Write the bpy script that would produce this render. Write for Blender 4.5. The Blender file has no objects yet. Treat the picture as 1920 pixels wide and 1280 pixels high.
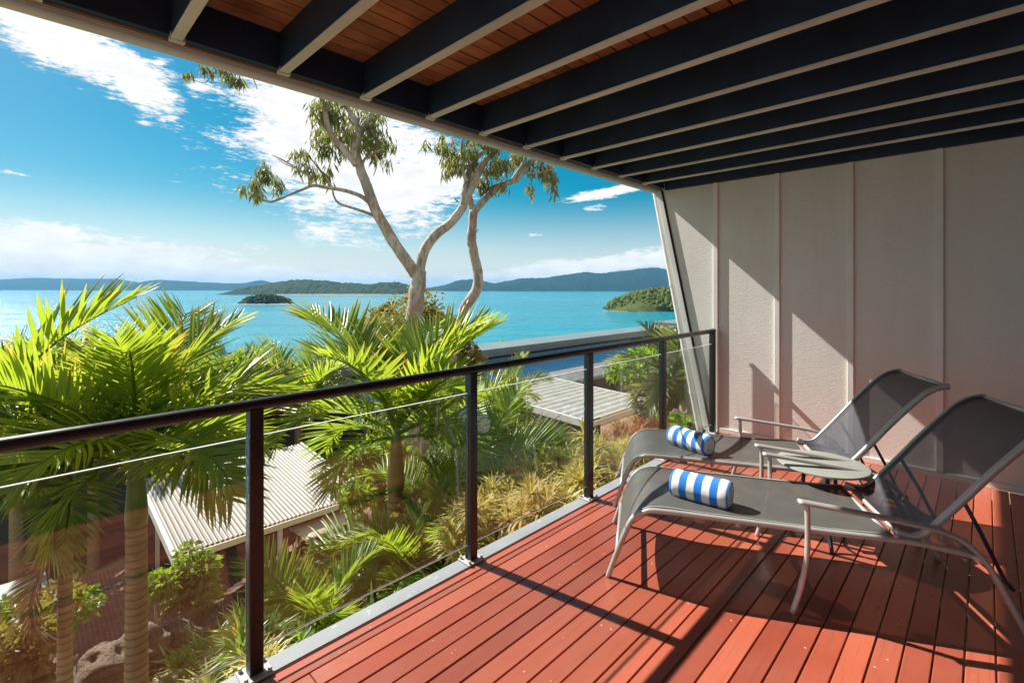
import bpy, math, random
from math import sin, cos, pi, radians, sqrt, atan, atan2
from mathutils import Vector, Matrix, noise as mnoise

# ------------------------------------------------------------------ camera, sky, sun, exposure
scene = bpy.context.scene
COL = scene.collection
TH = radians(44.6)
EYE = 1.48
SEA_Z = -30.5
FWD = Vector((-sin(TH), cos(TH), 0)); RGT = Vector((cos(TH), sin(TH), 0))
cam_d = bpy.data.cameras.new('camera'); cam = bpy.data.objects.new('camera', cam_d); COL.objects.link(cam)
cam.location = (0, 0, EYE); cam.rotation_euler = (pi / 2, 0, TH)
cam_d.sensor_width = 36; cam_d.lens = 902 / 1920 * 36; cam_d.shift_y = -99 / 1920
cam_d.clip_start = 0.05; cam_d.clip_end = 60000
scene.camera = cam
scene.view_settings.view_transform = 'Standard'; scene.view_settings.look = 'None'
scene.view_settings.gamma = 1; scene.view_settings.use_curve_mapping = False
scene.view_settings.exposure = 1.83
scene.cycles.max_bounces = 10; scene.cycles.transparent_max_bounces = 24
scene.cycles.sample_clamp_indirect = 8; scene.cycles.caustics_reflective = False; scene.cycles.caustics_refractive = False

TO_SUN = Vector((-1.0, -0.19, 0.93)).normalized()
SUN_EL = math.asin(TO_SUN.z); SUN_ROT = atan2(TO_SUN.x, TO_SUN.y)
sun_d = bpy.data.lights.new('sun', 'SUN'); sun_d.energy = 2.75; sun_d.angle = radians(0.5); sun_d.color = (1, .95, .87)
sun = bpy.data.objects.new('sun', sun_d); COL.objects.link(sun)
sun.rotation_euler = TO_SUN.to_track_quat('Z', 'Y').to_euler(); sun.location = (-30, -6, 40)

SKY_STRENGTH = 0.06
world = bpy.data.worlds.new('World'); scene.world = world; world.use_nodes = True
def build_world():
    nt = world.node_tree; N = nt.nodes; L = nt.links; N.clear()
    def nd(t, **k):
        n = N.new(t)
        for a, v in k.items(): setattr(n, a, v)
        return n
    def math_(op, a, b=None, clamp=False):
        n = nd('ShaderNodeMath', operation=op, use_clamp=clamp)
        for i, v in enumerate((a, b)):
            if v is None: continue
            if isinstance(v, (int, float)): n.inputs[i].default_value = v
            else: L.new(v, n.inputs[i])
        return n.outputs[0]
    sky = nd('ShaderNodeTexSky', sky_type='NISHITA'); sky.sun_disc = False
    sky.sun_elevation = SUN_EL; sky.sun_rotation = SUN_ROT
    sky.air_density = 1.0; sky.dust_density = 0.5; sky.ozone_density = 2.5
    hs = nd('ShaderNodeHueSaturation'); hs.inputs['Saturation'].default_value = 1.78; hs.inputs['Hue'].default_value = .468; hs.inputs['Value'].default_value = .40
    L.new(sky.outputs[0], hs.inputs['Color'])
    tc = nd('ShaderNodeTexCoord'); sep = nd('ShaderNodeSeparateXYZ'); L.new(tc.outputs['Generated'], sep.inputs[0])
    x, y, z = sep.outputs
    # azimuth measured from the heading of the bay, in degrees, and elevation in degrees
    a = math_('ADD', math_('MULTIPLY', x, RGT.x), math_('MULTIPLY', y, RGT.y))
    f = math_('ADD', math_('MULTIPLY', x, FWD.x), math_('MULTIPLY', y, FWD.y))
    az = math_('MULTIPLY', math_('ARCTAN2', a, f), 180 / pi)
    el = math_('MULTIPLY', math_('ARCSINE', z), 180 / pi)
    comb = nd('ShaderNodeCombineXYZ'); L.new(az, comb.inputs[0]); L.new(el, comb.inputs[1])
    # streaky warp
    def noise(scale, detail, rough, sx, sy):
        mp = nd('ShaderNodeMapping'); mp.inputs['Scale'].default_value = (sx, sy, 1); L.new(comb.outputs[0], mp.inputs[0])
        n = nd('ShaderNodeTexNoise'); n.inputs['Scale'].default_value = scale; n.inputs['Detail'].default_value = detail
        n.inputs['Roughness'].default_value = rough; L.new(mp.outputs[0], n.inputs['Vector'])
        return n.outputs['Fac']
    n1 = noise(0.22, 8, .62, .55, 1.5)
    n2 = noise(0.9, 6, .6, .45, 1.8)
    def ell(px, py, hw, hh, ang=0):
        u = (px - 960) / 902; v = (541 - py) / 902
        c_az = math.degrees(atan(u)); c_el = math.degrees(atan(v / sqrt(1 + u * u)))
        sx = math.degrees(1 / (1 + u * u)) / 902; sy = math.degrees(1 / sqrt(1 + u * u) / (1 + v * v / (1 + u * u))) / 902
        return (c_az, c_el, hw * sx, hh * sy, ang)
    E = [ell(110, 68, 250, 66, -22), ell(255, 148, 130, 52, -36), ell(30, 60, 70, 30, -10), ell(300, 118, 40, 22, 0), ell(372, 165, 42, 24, 20),
         ell(655, 285, 240, 165, -12), ell(555, 215, 140, 85, -25), ell(800, 330, 120, 70, 0), ell(740, 345, 150, 75, 0), ell(600, 430, 62, 34, 10), ell(780, 440, 48, 18, 8),
         ell(1130, 362, 95, 11, 8), ell(1105, 391, 25, 8, 0), ell(102, 432, 32, 11, 8),
         ell(30, 325, 60, 7, -3), ell(270, 229, 20, 8, 0),
         ell(40, 462, 200, 52, 0), ell(190, 490, 330, 44, 6), ell(380, 522, 520, 30, 0), ell(1100, 500, 260, 22, 6), ell(1000, 440, 28, 7, 0),
         (-115, 14, 50, 10, 4), (95, 18, 40, 12, 10), (150, 30, 50, 16, -10), (-150, 45, 40, 18, 10), (70, 58, 40, 16, 0), (-100, 62, 40, 14, 20), (170, 64, 50, 14, 0), (-20, 66, 40, 12, 10), (110, 40, 34, 12, 0), (-175, 12, 60, 9, 0)]  # last row: unseen clouds outside the view, added for fill light
    fld = None
    for (ca, ce, ha, he, ang) in E:
        sub = nd('ShaderNodeVectorMath', operation='SUBTRACT'); L.new(comb.outputs[0], sub.inputs[0]); sub.inputs[1].default_value = (ca, ce, 0)
        mp = nd('ShaderNodeMapping', vector_type='TEXTURE'); mp.inputs['Rotation'].default_value = (0, 0, radians(ang)); mp.inputs['Scale'].default_value = (ha, he, 1)
        L.new(sub.outputs[0], mp.inputs[0])
        ln = nd('ShaderNodeVectorMath', operation='LENGTH'); L.new(mp.outputs[0], ln.inputs[0])
        e = math_('MAXIMUM', math_('SUBTRACT', 1.0, ln.outputs['Value']), -1.0)
        if ha < 4.2: e = math_('SUBTRACT', math_('MULTIPLY', e, .55), .17)   # small wisps: mostly shaped by the noise
        fld = e if fld is None else math_('MAXIMUM', fld, e)
    nn = math_('ADD', math_('MULTIPLY', math_('SUBTRACT', n1, .5), 2.6), math_('MULTIPLY', math_('SUBTRACT', n2, .5), 1.8))
    n4 = noise(2.6, 5, .62, .5, 1.7); nn = math_('ADD', nn, math_('MULTIPLY', math_('SUBTRACT', n4, .5), 1.5))
    m = math_('ADD', math_('MULTIPLY', fld, 1.5), nn)
    mr = nd('ShaderNodeMapRange', interpolation_type='SMOOTHSTEP'); L.new(m, mr.inputs[0])
    mr.inputs[1].default_value = -0.05; mr.inputs[2].default_value = 0.65
    n3 = noise(.5, 5, .6, .6, 1.4)
    shade = nd('ShaderNodeMapRange'); L.new(n3, shade.inputs[0]); shade.inputs[1].default_value = .3; shade.inputs[2].default_value = .7
    shade.inputs[3].default_value = .86; shade.inputs[4].default_value = 1.05
    cc = nd('ShaderNodeVectorMath', operation='SCALE'); cc.inputs[0].default_value = (5.35, 5.25, 5.1); L.new(shade.outputs[0], cc.inputs['Scale'])
    # bright thin veil low over the water
    veil = nd('ShaderNodeMapRange', interpolation_type='SMOOTHSTEP'); L.new(el, veil.inputs[0])
    veil.inputs[1].default_value = 11; veil.inputs[2].default_value = -1; veil.inputs[3].default_value = 0; veil.inputs[4].default_value = .6
    vm = nd('ShaderNodeMix', data_type='RGBA'); L.new(veil.outputs[0], vm.inputs['Factor']); L.new(hs.outputs[0], vm.inputs['A']); vm.inputs['B'].default_value = (5.6, 5.55, 5.4, 1)
    mx = nd('ShaderNodeMix', data_type='RGBA'); L.new(math_('MULTIPLY', mr.outputs[0], .96), mx.inputs['Factor'])
    L.new(vm.outputs['Result'], mx.inputs['A']); L.new(cc.outputs[0], mx.inputs['B'])
    bg = nd('ShaderNodeBackground'); bg.inputs['Strength'].default_value = SKY_STRENGTH; L.new(mx.outputs['Result'], bg.inputs[0])
    out = nd('ShaderNodeOutputWorld'); L.new(bg.outputs[0], out.inputs[0])
build_world()

# ------------------------------------------------------------------ helpers
def at(px, py, d):
    """World point seen at photo pixel (px, py) at depth d metres along the heading."""
    return Vector((0, 0, EYE)) + FWD * d + RGT * ((px - 960) / 902 * d) + Vector((0, 0, (541 - py) / 902 * d))
def fbm(x, y, z=0, o=4):
    return mnoise.fractal(Vector((x, y, z)), 1.0, 2.0, o)

class MB:
    def __init__(s): s.v = []; s.f = []; s.tip = None
    def add(s, vs, fs):
        b = len(s.v); s.v += [tuple(v) for v in vs]; s.f += [tuple(i + b for i in f) for f in fs]
    def box(s, x0, x1, y0, y1, z0, z1, M=None):
        vs = [Vector((x, y, z)) for x in (x0, x1) for y in (y0, y1) for z in (z0, z1)]
        if M: vs = [M @ v for v in vs]
        s.add(vs, [(0, 1, 3, 2), (4, 6, 7, 5), (0, 4, 5, 1), (2, 3, 7, 6), (0, 2, 6, 4), (1, 5, 7, 3)])
    def cbox(s, x0, x1, y0, y1, z0, z1, c=.004, M=None):
        """box with all edges chamfered"""
        vs = []; idx = {}
        X, Y, Z = (x0, x1), (y0, y1), (z0, z1)
        for i in (0, 1):
            for j in (0, 1):
                for k in (0, 1):
                    sx, sy, sz = (c if i == 0 else -c), (c if j == 0 else -c), (c if k == 0 else -c)
                    for a, p in enumerate(((X[i], Y[j] + sy, Z[k] + sz), (X[i] + sx, Y[j], Z[k] + sz), (X[i] + sx, Y[j] + sy, Z[k]))):
                        idx[(i, j, k, a)] = len(vs); vs.append(Vector(p))
        f = []
        for i in (0, 1):
            f.append([idx[(i, j, k, 0)] for j, k in ((0, 0), (1, 0), (1, 1), (0, 1))])
            f.append([idx[(j, i, k, 1)] for j, k in ((0, 0), (1, 0), (1, 1), (0, 1))])
            f.append([idx[(j, k, i, 2)] for j, k in ((0, 0), (1, 0), (1, 1), (0, 1))])
            for j in (0, 1):
                f.append([idx[(0, i, j, 1)], idx[(1, i, j, 1)], idx[(1, i, j, 2)], idx[(0, i, j, 2)]])
                f.append([idx[(i, 0, j, 0)], idx[(i, 1, j, 0)], idx[(i, 1, j, 2)], idx[(i, 0, j, 2)]])
                f.append([idx[(i, j, 0, 0)], idx[(i, j, 1, 0)], idx[(i, j, 1, 1)], idx[(i, j, 0, 1)]])
                for k in (0, 1): f.append([idx[(i, j, k, a)] for a in range(3)])
        if M: vs = [M @ v for v in vs]
        s.add(vs, f)
    def tube(s, path, r, n=10, closed_ends=True, squash=None):
        P = [Vector(p) for p in path]; m = len(P)
        R = r if isinstance(r, (list, tuple)) else [r] * m
        t0 = (P[1] - P[0]).normalized(); up = Vector((0, 0, 1)) if abs(t0.z) < .9 else Vector((1, 0, 0))
        side = t0.cross(up).normalized(); vs = []
        for i in range(m):
            t = (P[min(i + 1, m - 1)] - P[max(i - 1, 0)]).normalized()
            side = (side - t * side.dot(t)).normalized(); u2 = side.cross(t)
            for k in range(n):
                a = 2 * pi * k / n; rx, ry = R[i], R[i]
                if squash: rx, ry = R[i] * squash[0], R[i] * squash[1]
                vs.append(P[i] + side * cos(a) * rx + u2 * sin(a) * ry)
        fs = [(i * n + k, i * n + (k + 1) % n, (i + 1) * n + (k + 1) % n, (i + 1) * n + k) for i in range(m - 1) for k in range(n)]
        if closed_ends: fs += [tuple(range(n - 1, -1, -1)), tuple((m - 1) * n + k for k in range(n))]
        s.add(vs, fs)
    def grid(s, rows):
        n = len(rows[0]); vs = [p for r in rows for p in r]
        s.add(vs, [(i * n + j, i * n + j + 1, (i + 1) * n + j + 1, (i + 1) * n + j) for i in range(len(rows) - 1) for j in range(n - 1)])
    def lathe(s, prof, n=24, c=(0, 0)):
        rows = [[(c[0] + r * cos(2 * pi * k / n), c[1] + r * sin(2 * pi * k / n), z) for k in range(n + 1)] for r, z in prof]
        s.grid(rows)
    def mesh(s, name, mat, smooth=False):
        me = bpy.data.meshes.new(name); me.from_pydata(s.v, [], s.f); me.update()
        if mat: me.materials.append(mat)
        if s.tip is not None:
            at_ = me.attributes.new('tip', 'FLOAT', 'POINT'); at_.data.foreach_set('value', s.tip)
        if smooth:
            me.polygons.foreach_set('use_smooth', [True] * len(me.polygons))
            if smooth == 'auto': me.set_sharp_from_angle(angle=radians(38))
        return me

def link(name, data, parent=None, loc=(0, 0, 0), rot=(0, 0, 0)):
    o = bpy.data.objects.new(name, data); COL.objects.link(o); o.location = loc; o.rotation_euler = rot
    if parent: o.parent = parent
    return o
def tag(o, label=None, cat=None, group=None, kind=None):
    if label: o['label'] = label
    if cat: o['category'] = cat
    if group: o['group'] = group
    if kind: o['kind'] = kind
    return o
def thing(name, label, cat, loc=(0, 0, 0), rotz=0, group=None):
    o = link(name, None, None, loc, (0, 0, rotz)); o.empty_display_size = .1
    return tag(o, label, cat, group)
def part(name, mb, mat, parent, smooth=False, loc=(0, 0, 0)):
    return link(name, mb.mesh(name, mat, smooth), parent, loc)
def wpart(name, mb, mat, parent, smooth=False):
    """a part whose mesh is given in world coordinates under an unrotated parent"""
    o = link(name, mb.mesh(name, mat, smooth), parent)
    base = Vector((0, 0, 0)); p = parent
    while p: base += p.location; p = p.parent
    o.location = -base
    return o
def copy_tree(o, parent=None):
    c = o.copy(); COL.objects.link(c); c.parent = parent
    for ch in o.children: copy_tree(ch, c)
    return c

# ------------------------------------------------------------------ materials
def new_mat(name):
    m = bpy.data.materials.new(name); m.use_nodes = True; nt = m.node_tree; nt.nodes.clear()
    return m, nt
class G:
    """small node graph helper"""
    def __init__(s, name):
        s.m, s.nt = new_mat(name); s.N = s.nt.nodes; s.L = s.nt.links
        s.out = s.N.new('ShaderNodeOutputMaterial')
    def n(s, t, **k):
        x = s.N.new(t)
        for a, v in k.items(): setattr(x, a, v)
        return x
    def put(s, sock, v):
        if isinstance(v, (int, float)): sock.default_value = v
        elif isinstance(v, (tuple, list)): sock.default_value = tuple(v) + ((1,) if len(sock.default_value) == 4 and len(v) == 3 else ())
        else: s.L.new(v, sock)
    def coord(s, scale=(1, 1, 1), kind='Object', rand=False):
        tc = s.n('ShaderNodeTexCoord'); mp = s.n('ShaderNodeMapping'); mp.inputs['Scale'].default_value = scale
        s.L.new(tc.outputs[kind], mp.inputs[0])
        if rand:
            oi = s.n('ShaderNodeObjectInfo'); mu = s.n('ShaderNodeMath', operation='MULTIPLY'); s.L.new(oi.outputs['Random'], mu.inputs[0]); mu.inputs[1].default_value = 37
            s.L.new(mu.outputs[0], mp.inputs['Location'])
        return mp.outputs[0]
    def noise(s, vec, scale, detail=4, rough=.55, dist=0):
        x = s.n('ShaderNodeTexNoise'); s.L.new(vec, x.inputs['Vector']); x.inputs['Scale'].default_value = scale
        x.inputs['Detail'].default_value = detail; x.inputs['Roughness'].default_value = rough; x.inputs['Distortion'].default_value = dist
        return x.outputs['Fac']
    def rng(s, v, a, b, c=0, d=1, smooth=False):
        x = s.n('ShaderNodeMapRange'); s.L.new(v, x.inputs[0])
        if smooth: x.interpolation_type = 'SMOOTHSTEP'
        for i, q in enumerate((a, b, c, d)): x.inputs[i + 1].default_value = q
        return x.outputs[0]
    def mix(s, fac, a, b, blend='MIX'):
        x = s.n('ShaderNodeMix', data_type='RGBA', blend_type=blend)
        s.put(x.inputs['Factor'], fac); s.put(x.inputs['A'], a); s.put(x.inputs['B'], b)
        return x.outputs['Result']
    def math(s, op, a, b=0):
        x = s.n('ShaderNodeMath', operation=op); s.put(x.inputs[0], a); s.put(x.inputs[1], b); return x.outputs[0]
    def rnd(s):
        return s.n('ShaderNodeObjectInfo').outputs['Random']
    def bump(s, h, strength=.3, dist=.01, normal=None):
        x = s.n('ShaderNodeBump'); x.inputs['Strength'].default_value = strength; x.inputs['Distance'].default_value = dist
        s.L.new(h, x.inputs['Height'])
        if normal: s.L.new(normal, x.inputs['Normal'])
        return x.outputs[0]
    def bsdf(s, color, rough=.5, metal=0, normal=None, spec=.5, **k):
        x = s.n('ShaderNodeBsdfPrincipled'); s.put(x.inputs['Base Color'], color); s.put(x.inputs['Roughness'], rough)
        x.inputs['Metallic'].default_value = metal; s.put(x.inputs['Specular IOR Level'], spec)
        if normal: s.L.new(normal, x.inputs['Normal'])
        for a, v in k.items(): s.put(x.inputs[a.replace('_', ' ')], v)
        return x.outputs[0]
    def done(s, sh):
        s.L.new(sh, s.out.inputs['Surface']); return s.m

def scl(c, k): return tuple(x * k for x in c)
def simple(name, c, rough=.5, metal=0, var=.12, nscale=6, bump=0, bscale=60, spec=.5, obj=True, bdist=.004):
    g = G(name); v = g.coord(rand=True)
    n = g.noise(v, nscale, 5, .6)
    col = g.mix(g.rng(n, .3, .7), scl(c, 1 - var), scl(c, 1 + var))
    nm = g.bump(g.noise(v, bscale, 4, .6), bump, bdist) if bump else None
    r = g.rng(n, .3, .7, max(0, rough - .06), rough + .06)
    return g.done(g.bsdf(col, r, metal, nm, spec))

def m_deck():
    g = G('red_deck_paint'); v = g.coord((1, 1, 1), rand=True)
    grain = g.noise(g.coord((60, 1.5, 60), rand=True), 2.0, 5, .6)
    wear = g.noise(v, 3.2, 6, .65)
    col = g.mix(g.rng(wear, .3, .72), (.46, .094, .046), (.30, .056, .030))
    rr = g.rnd(); col = g.mix(g.rng(rr, 0, 1, 0, .7), col, (.56, .15, .085)); col = g.mix(g.rng(g.math('FRACT', g.math('MULTIPLY', rr, 7.3)), .5, 1, 0, .65), col, (.22, .046, .028))
    dust = g.noise(g.coord((1, .6, 1)), 1.6, 6, .7); col = g.mix(g.rng(dust, .45, .75, 0, .3), col, (.44, .2, .15))
    col = g.mix(g.rng(grain, .55, .75, 0, .55), col, (.22, .04, .025))
    # pale scuffs and specks of worn paint
    vo = g.n('ShaderNodeTexVoronoi'); g.L.new(v, vo.inputs['Vector']); vo.inputs['Scale'].default_value = 21
    sp = g.math('MULTIPLY', g.rng(vo.outputs['Distance'], .10, .06), g.rng(g.noise(v, 7, 2), .50, .54))
    col = g.mix(g.math('MULTIPLY', sp, .9), col, (.75, .6, .5))
    sc = g.noise(g.coord((9, 26, 9), rand=True), 1.5, 8, .75, 1.5)
    col = g.mix(g.math('MULTIPLY', g.rng(sc, .68, .72), g.rng(wear, .5, .6, 0, .45)), col, (.6, .3, .24))
    rough = g.rng(wear, .3, .7, .26, .42)
    nm = g.bump(grain, .12, .002, g.bump(wear, .1, .003))
    return g.done(g.bsdf(col, rough, 0, nm, .8))
def m_timber(name, a, b, rough=.6, along='Y', dark=(.03, .015, .01)):
    g = G(name); s = (26, 1.2, 26) if along == 'Y' else (1.2, 26, 26)
    gr = g.noise(g.coord(s, rand=True), 1.6, 7, .65, .6)
    lv = g.noise(g.coord((2, 2, 2), rand=True), 1.3, 4, .6)
    col = g.mix(g.rng(gr, .32, .68), a, b)
    col = g.mix(g.rng(lv, .45, .7, 0, .75), col, dark)
    col = g.mix(g.rng(g.rnd(), 0, 1, 0, .45), col, scl(a, .55))
    return g.done(g.bsdf(col, rough, 0, g.bump(gr, .5, .004), .3))
def m_wall():
    g = G('painted_textured_cladding'); v = g.coord()
    h = g.noise(g.coord((3, 3, 26)), 6, 6, .65, .3)
    r2 = g.noise(v, 120, 4, .6)
    hh = g.math('ADD', g.math('MULTIPLY', h, .7), g.math('MULTIPLY', r2, .55))
    c = g.mix(g.rng(g.noise(v, 1.1, 5), .3, .7), (.72, .69, .64), (.79, .76, .71))
    c = g.mix(g.rng(g.noise(g.coord((5, 5, .5)), 1.6, 6, .65), .5, .8, 0, .35), c, (.58, .53, .47))
    return g.done(g.bsdf(c, .68, 0, g.bump(hh, .65, .008), .3))
def m_glass():
    g = G('balustrade_glass'); v = g.coord()
    fr = g.n('ShaderNodeFresnel'); fr.inputs['IOR'].default_value = 1.62
    tr = g.n('ShaderNodeBsdfTransparent'); tr.inputs[0].default_value = (.94, .965, .95, 1)
    gl = g.n('ShaderNodeBsdfGlossy'); gl.inputs['Roughness'].default_value = 0.0
    mx = g.n('ShaderNodeMixShader'); g.L.new(fr.outputs[0], mx.inputs[0]); g.L.new(tr.outputs[0], mx.inputs[1]); g.L.new(gl.outputs[0], mx.inputs[2])
    vo = g.n('ShaderNodeTexVoronoi'); g.L.new(v, vo.inputs['Vector']); vo.inputs['Scale'].default_value = 60
    sp = g.math('MULTIPLY', g.rng(vo.outputs['Distance'], .16, .06), g.rng(g.noise(v, 8, 3), .55, .62))
    haze = g.rng(g.noise(g.coord((1, 1, .5)), 3, 5), .4, .75, .0, .02)
    df = g.n('ShaderNodeBsdfDiffuse'); df.inputs[0].default_value = (.75, .74, .7, 1)
    m2 = g.n('ShaderNodeMixShader'); g.L.new(g.math('ADD', g.math('MULTIPLY', sp, .2), haze), m2.inputs[0]); g.L.new(mx.outputs[0], m2.inputs[1]); g.L.new(df.outputs[0], m2.inputs[2])
    return g.done(m2.outputs[0])
def m_sling(tmax, name, ca, cb):
    g = G(name); v = g.coord()
    w = g.n('ShaderNodeTexChecker'); g.L.new(v, w.inputs['Vector']); w.inputs['Scale'].default_value = 420
    c = g.mix(g.rng(g.noise(v, 9, 5), .3, .7), ca, cb)
    b = g.bsdf(c, .5, 0, g.bump(w.outputs['Fac'], .3, .001), .5)
    tr = g.n('ShaderNodeBsdfTransparent'); mx = g.n('ShaderNodeMixShader')
    g.L.new(g.rng(w.outputs['Fac'], 0, 1, .0, tmax), mx.inputs[0]); g.L.new(b, mx.inputs[1]); g.L.new(tr.outputs[0], mx.inputs[2])
    return g.done(mx.outputs[0])
def m_leaf(name, dark, light, trans, tip, tmix=.42, rough=.32, nsc=2.5, spec=.5):
    g = G(name); v = g.coord(rand=True)
    n = g.noise(v, nsc, 4, .6)
    a = g.n('ShaderNodeAttribute'); a.attribute_name = 'tip'
    rn = g.rnd()
    c = g.mix(g.rng(n, .3, .7), dark, light); c = g.mix(g.rng(rn, .3, 1, 0, .5), c, scl(light, 1.15)); c = g.mix(g.rng(rn, .35, 0, 0, .6), c, (light[0] * .9, light[1] * .62, light[2] * 1.1))
    tf = g.math('MULTIPLY', g.rng(a.outputs['Fac'], .7, .95), g.rng(n, .42, .55))
    c = g.mix(tf, c, tip)
    tcol = g.mix(g.rng(n, .3, .7), scl(trans, .75), trans); tcol = g.mix(tf, tcol, scl(tip, 1.5))
    b = g.bsdf(c, rough, 0, None, spec)
    t = g.n('ShaderNodeBsdfTranslucent'); g.L.new(tcol, t.inputs[0])
    mx = g.n('ShaderNodeMixShader'); mx.inputs[0].default_value = tmix; g.L.new(b, mx.inputs[1]); g.L.new(t.outputs[0], mx.inputs[2])
    return g.done(mx.outputs[0])
def m_towel():
    g = G('striped_terry'); tc = g.n('ShaderNodeTexCoord'); sp = g.n('ShaderNodeSeparateXYZ'); g.L.new(tc.outputs['Object'], sp.inputs[0])
    v = g.coord()
    x = g.math('ADD', sp.outputs[0], g.math('MULTIPLY', g.math('SUBTRACT', g.noise(v, 22, 3), .5), .006))
    fr = g.math('FRACT', g.math('ADD', g.math('DIVIDE', x, .078), .24))
    f = g.math('MULTIPLY', g.rng(fr, .0, .03), g.rng(fr, .53, .50))
    c = g.mix(f, (.86, .85, .84), (.012, .2, .66))
    fz = g.noise(v, 260, 3, .7)
    c = g.mix(g.rng(fz, .5, .8, 0, .28), c, (.55, .65, .85))
    return g.done(g.bsdf(c, .95, 0, g.bump(fz, .9, .004), .1, Sheen_Weight=.3))
def m_concrete(name, a, b, sp=(.7, .7, .68)):
    g = G(name); v = g.coord()
    c = g.mix(g.rng(g.noise(v, 4, 6), .3, .7), a, b)
    f = g.noise(g.coord((60, 14, 60)), 1.0, 4, .6)
    c = g.mix(g.rng(f, .66, .7, 0, .8), c, sp)
    return g.done(g.bsdf(c, .55, 0, g.bump(g.noise(v, 90, 4), .3, .003), .4))
def m_bark():
    g = G('gum_bark'); v = g.coord((1, 1, .35))
    n = g.noise(v, 3.2, 6, .65, .5); n2 = g.noise(g.coord((1, 1, .3)), 14, 5, .6)
    c = g.mix(g.rng(n, .35, .65, smooth=True), (.54, .46, .38), (.28, .245, .215))
    c = g.mix(g.rng(n2, .5, .68, 0, .8), c, (.15, .10, .07)); c = g.mix(g.rng(g.noise(g.coord((1, 1, .6), rand=True), 1.4, 5, .6), .52, .6, 0, .7), c, (.30, .17, .11))
    return g.done(g.bsdf(c, .75, 0, g.bump(n2, .5, .02, g.bump(n, .4, .04)), .25))
def m_palmtrunk():
    g = G('ringed_palm_trunk'); v = g.coord()
    tc = g.n('ShaderNodeTexCoord'); sp = g.n('ShaderNodeSeparateXYZ'); g.L.new(tc.outputs['Object'], sp.inputs[0])
    z = g.math('ADD', sp.outputs[2], g.math('MULTIPLY', g.noise(v, 6, 3), .03))
    fr = g.math('FRACT', g.math('DIVIDE', z, .085))
    ring = g.math('MULTIPLY', g.rng(fr, 0, .12), g.rng(fr, .35, .2))
    c = g.mix(g.rng(g.noise(v, 5, 5), .3, .7), (.30, .22, .13), (.42, .33, .2))
    c = g.mix(g.math('MULTIPLY', ring, .75), c, (.12, .075, .04))
    return g.done(g.bsdf(c, .7, 0, g.bump(ring, -.6, .01, g.bump(g.noise(g.coord((1, 1, .2)), 40, 4), .3, .005)), .3))
def m_water():
    g = G('bay_water'); v = g.coord((1, 1, 1))
    tc = g.n('ShaderNodeTexCoord'); mp = g.n('ShaderNodeMapping'); mp.inputs['Rotation'].default_value = (0, 0, -TH); g.L.new(tc.outputs['Object'], mp.inputs[0])
    mp2 = g.n('ShaderNodeMapping'); mp2.inputs['Scale'].default_value = (.22, 1, 1); g.L.new(mp.outputs[0], mp2.inputs[0])
    big = g.noise(mp2.outputs[0], .006, 5, .6, .4)
    mid = g.noise(mp2.outputs[0], .03, 5, .6)
    w1 = g.noise(v, .35, 6, .65); w2 = g.noise(v, .06, 4, .6)
    c = g.mix(g.rng(big, .3, .7), (.006, .19, .27), (.015, .27, .33))
    c = g.mix(g.rng(mid, .52, .75, 0, .45), c, (.05, .37, .41)); st = g.n('ShaderNodeMapping'); st.inputs['Scale'].default_value = (.06, 1, 1); g.L.new(mp.outputs[0], st.inputs[0]); sk = g.noise(st.outputs[0], .035, 6, .65, .3); c = g.mix(g.rng(sk, .55, .7, 0, .5), c, (.012, .17, .25))
    h = g.math('ADD', g.math('MULTIPLY', w1, 1.0), g.math('MULTIPLY', w2, 4))
    nm = g.bump(h, .8, 1.0)
    rough = g.rng(sk, .35, .65, .10, .28)
    return g.done(g.bsdf(c, rough, 0, nm, .5, IOR=1.33))
def m_forest(name, a, b, c3, scale):
    g = G(name); v = g.coord()
    n = g.noise(v, scale, 8, .65); n2 = g.noise(v, scale * 6, 5, .7)
    c = g.mix(g.rng(n, .35, .65), a, b); c = g.mix(g.rng(n2, .5, .72, 0, .8), c, c3)
    return g.done(g.bsdf(c, .9, 0, g.bump(n2, .9, 1.2 / scale * .15), .1))
def m_brick():
    g = G('brick_paving'); v = g.coord()
    br = g.n('ShaderNodeTexBrick'); g.L.new(v, br.inputs['Vector']); br.inputs['Scale'].default_value = 1
    br.inputs['Brick Width'].default_value = .23; br.inputs['Row Height'].default_value = .115; br.inputs['Mortar Size'].default_value = .008
    br.inputs['Color1'].default_value = (.21, .088, .06, 1); br.inputs['Color2'].default_value = (.27, .12, .08, 1); br.inputs['Mortar'].default_value = (.33, .25, .2, 1)
    c = g.mix(g.rng(g.noise(v, .8, 5), .35, .7, 0, .4), br.outputs['Color'], (.13, .085, .065))
    return g.done(g.bsdf(c, .8, 0, g.bump(br.outputs['Fac'], -.4, .01), .3))
def m_soil():
    g = G('mulch_soil'); v = g.coord()
    n = g.noise(v, 1.3, 6); n2 = g.noise(v, 22, 6, .7)
    c = g.mix(g.rng(n, .35, .65), (.26, .18, .10), (.36, .26, .15)); c = g.mix(g.rng(n2, .5, .7, 0, .8), c, (.45, .36, .22))
    return g.done(g.bsdf(c, .95, 0, g.bump(n2, 1, .05), .1))
def m_rock(name='garden_rock', a=(.19, .13, .095), b=(.33, .25, .19)):
    g = G(name); v = g.coord()
    n = g.noise(v, 2.5, 7, .65); n2 = g.noise(v, 18, 6, .65)
    c = g.mix(g.rng(n, .35, .65), a, b); c = g.mix(g.rng(n2, .45, .65, 0, .75), c, (.10, .065, .045))
    return g.done(g.bsdf(c, .85, 0, g.bump(n2, 1, .08), .25))

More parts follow.
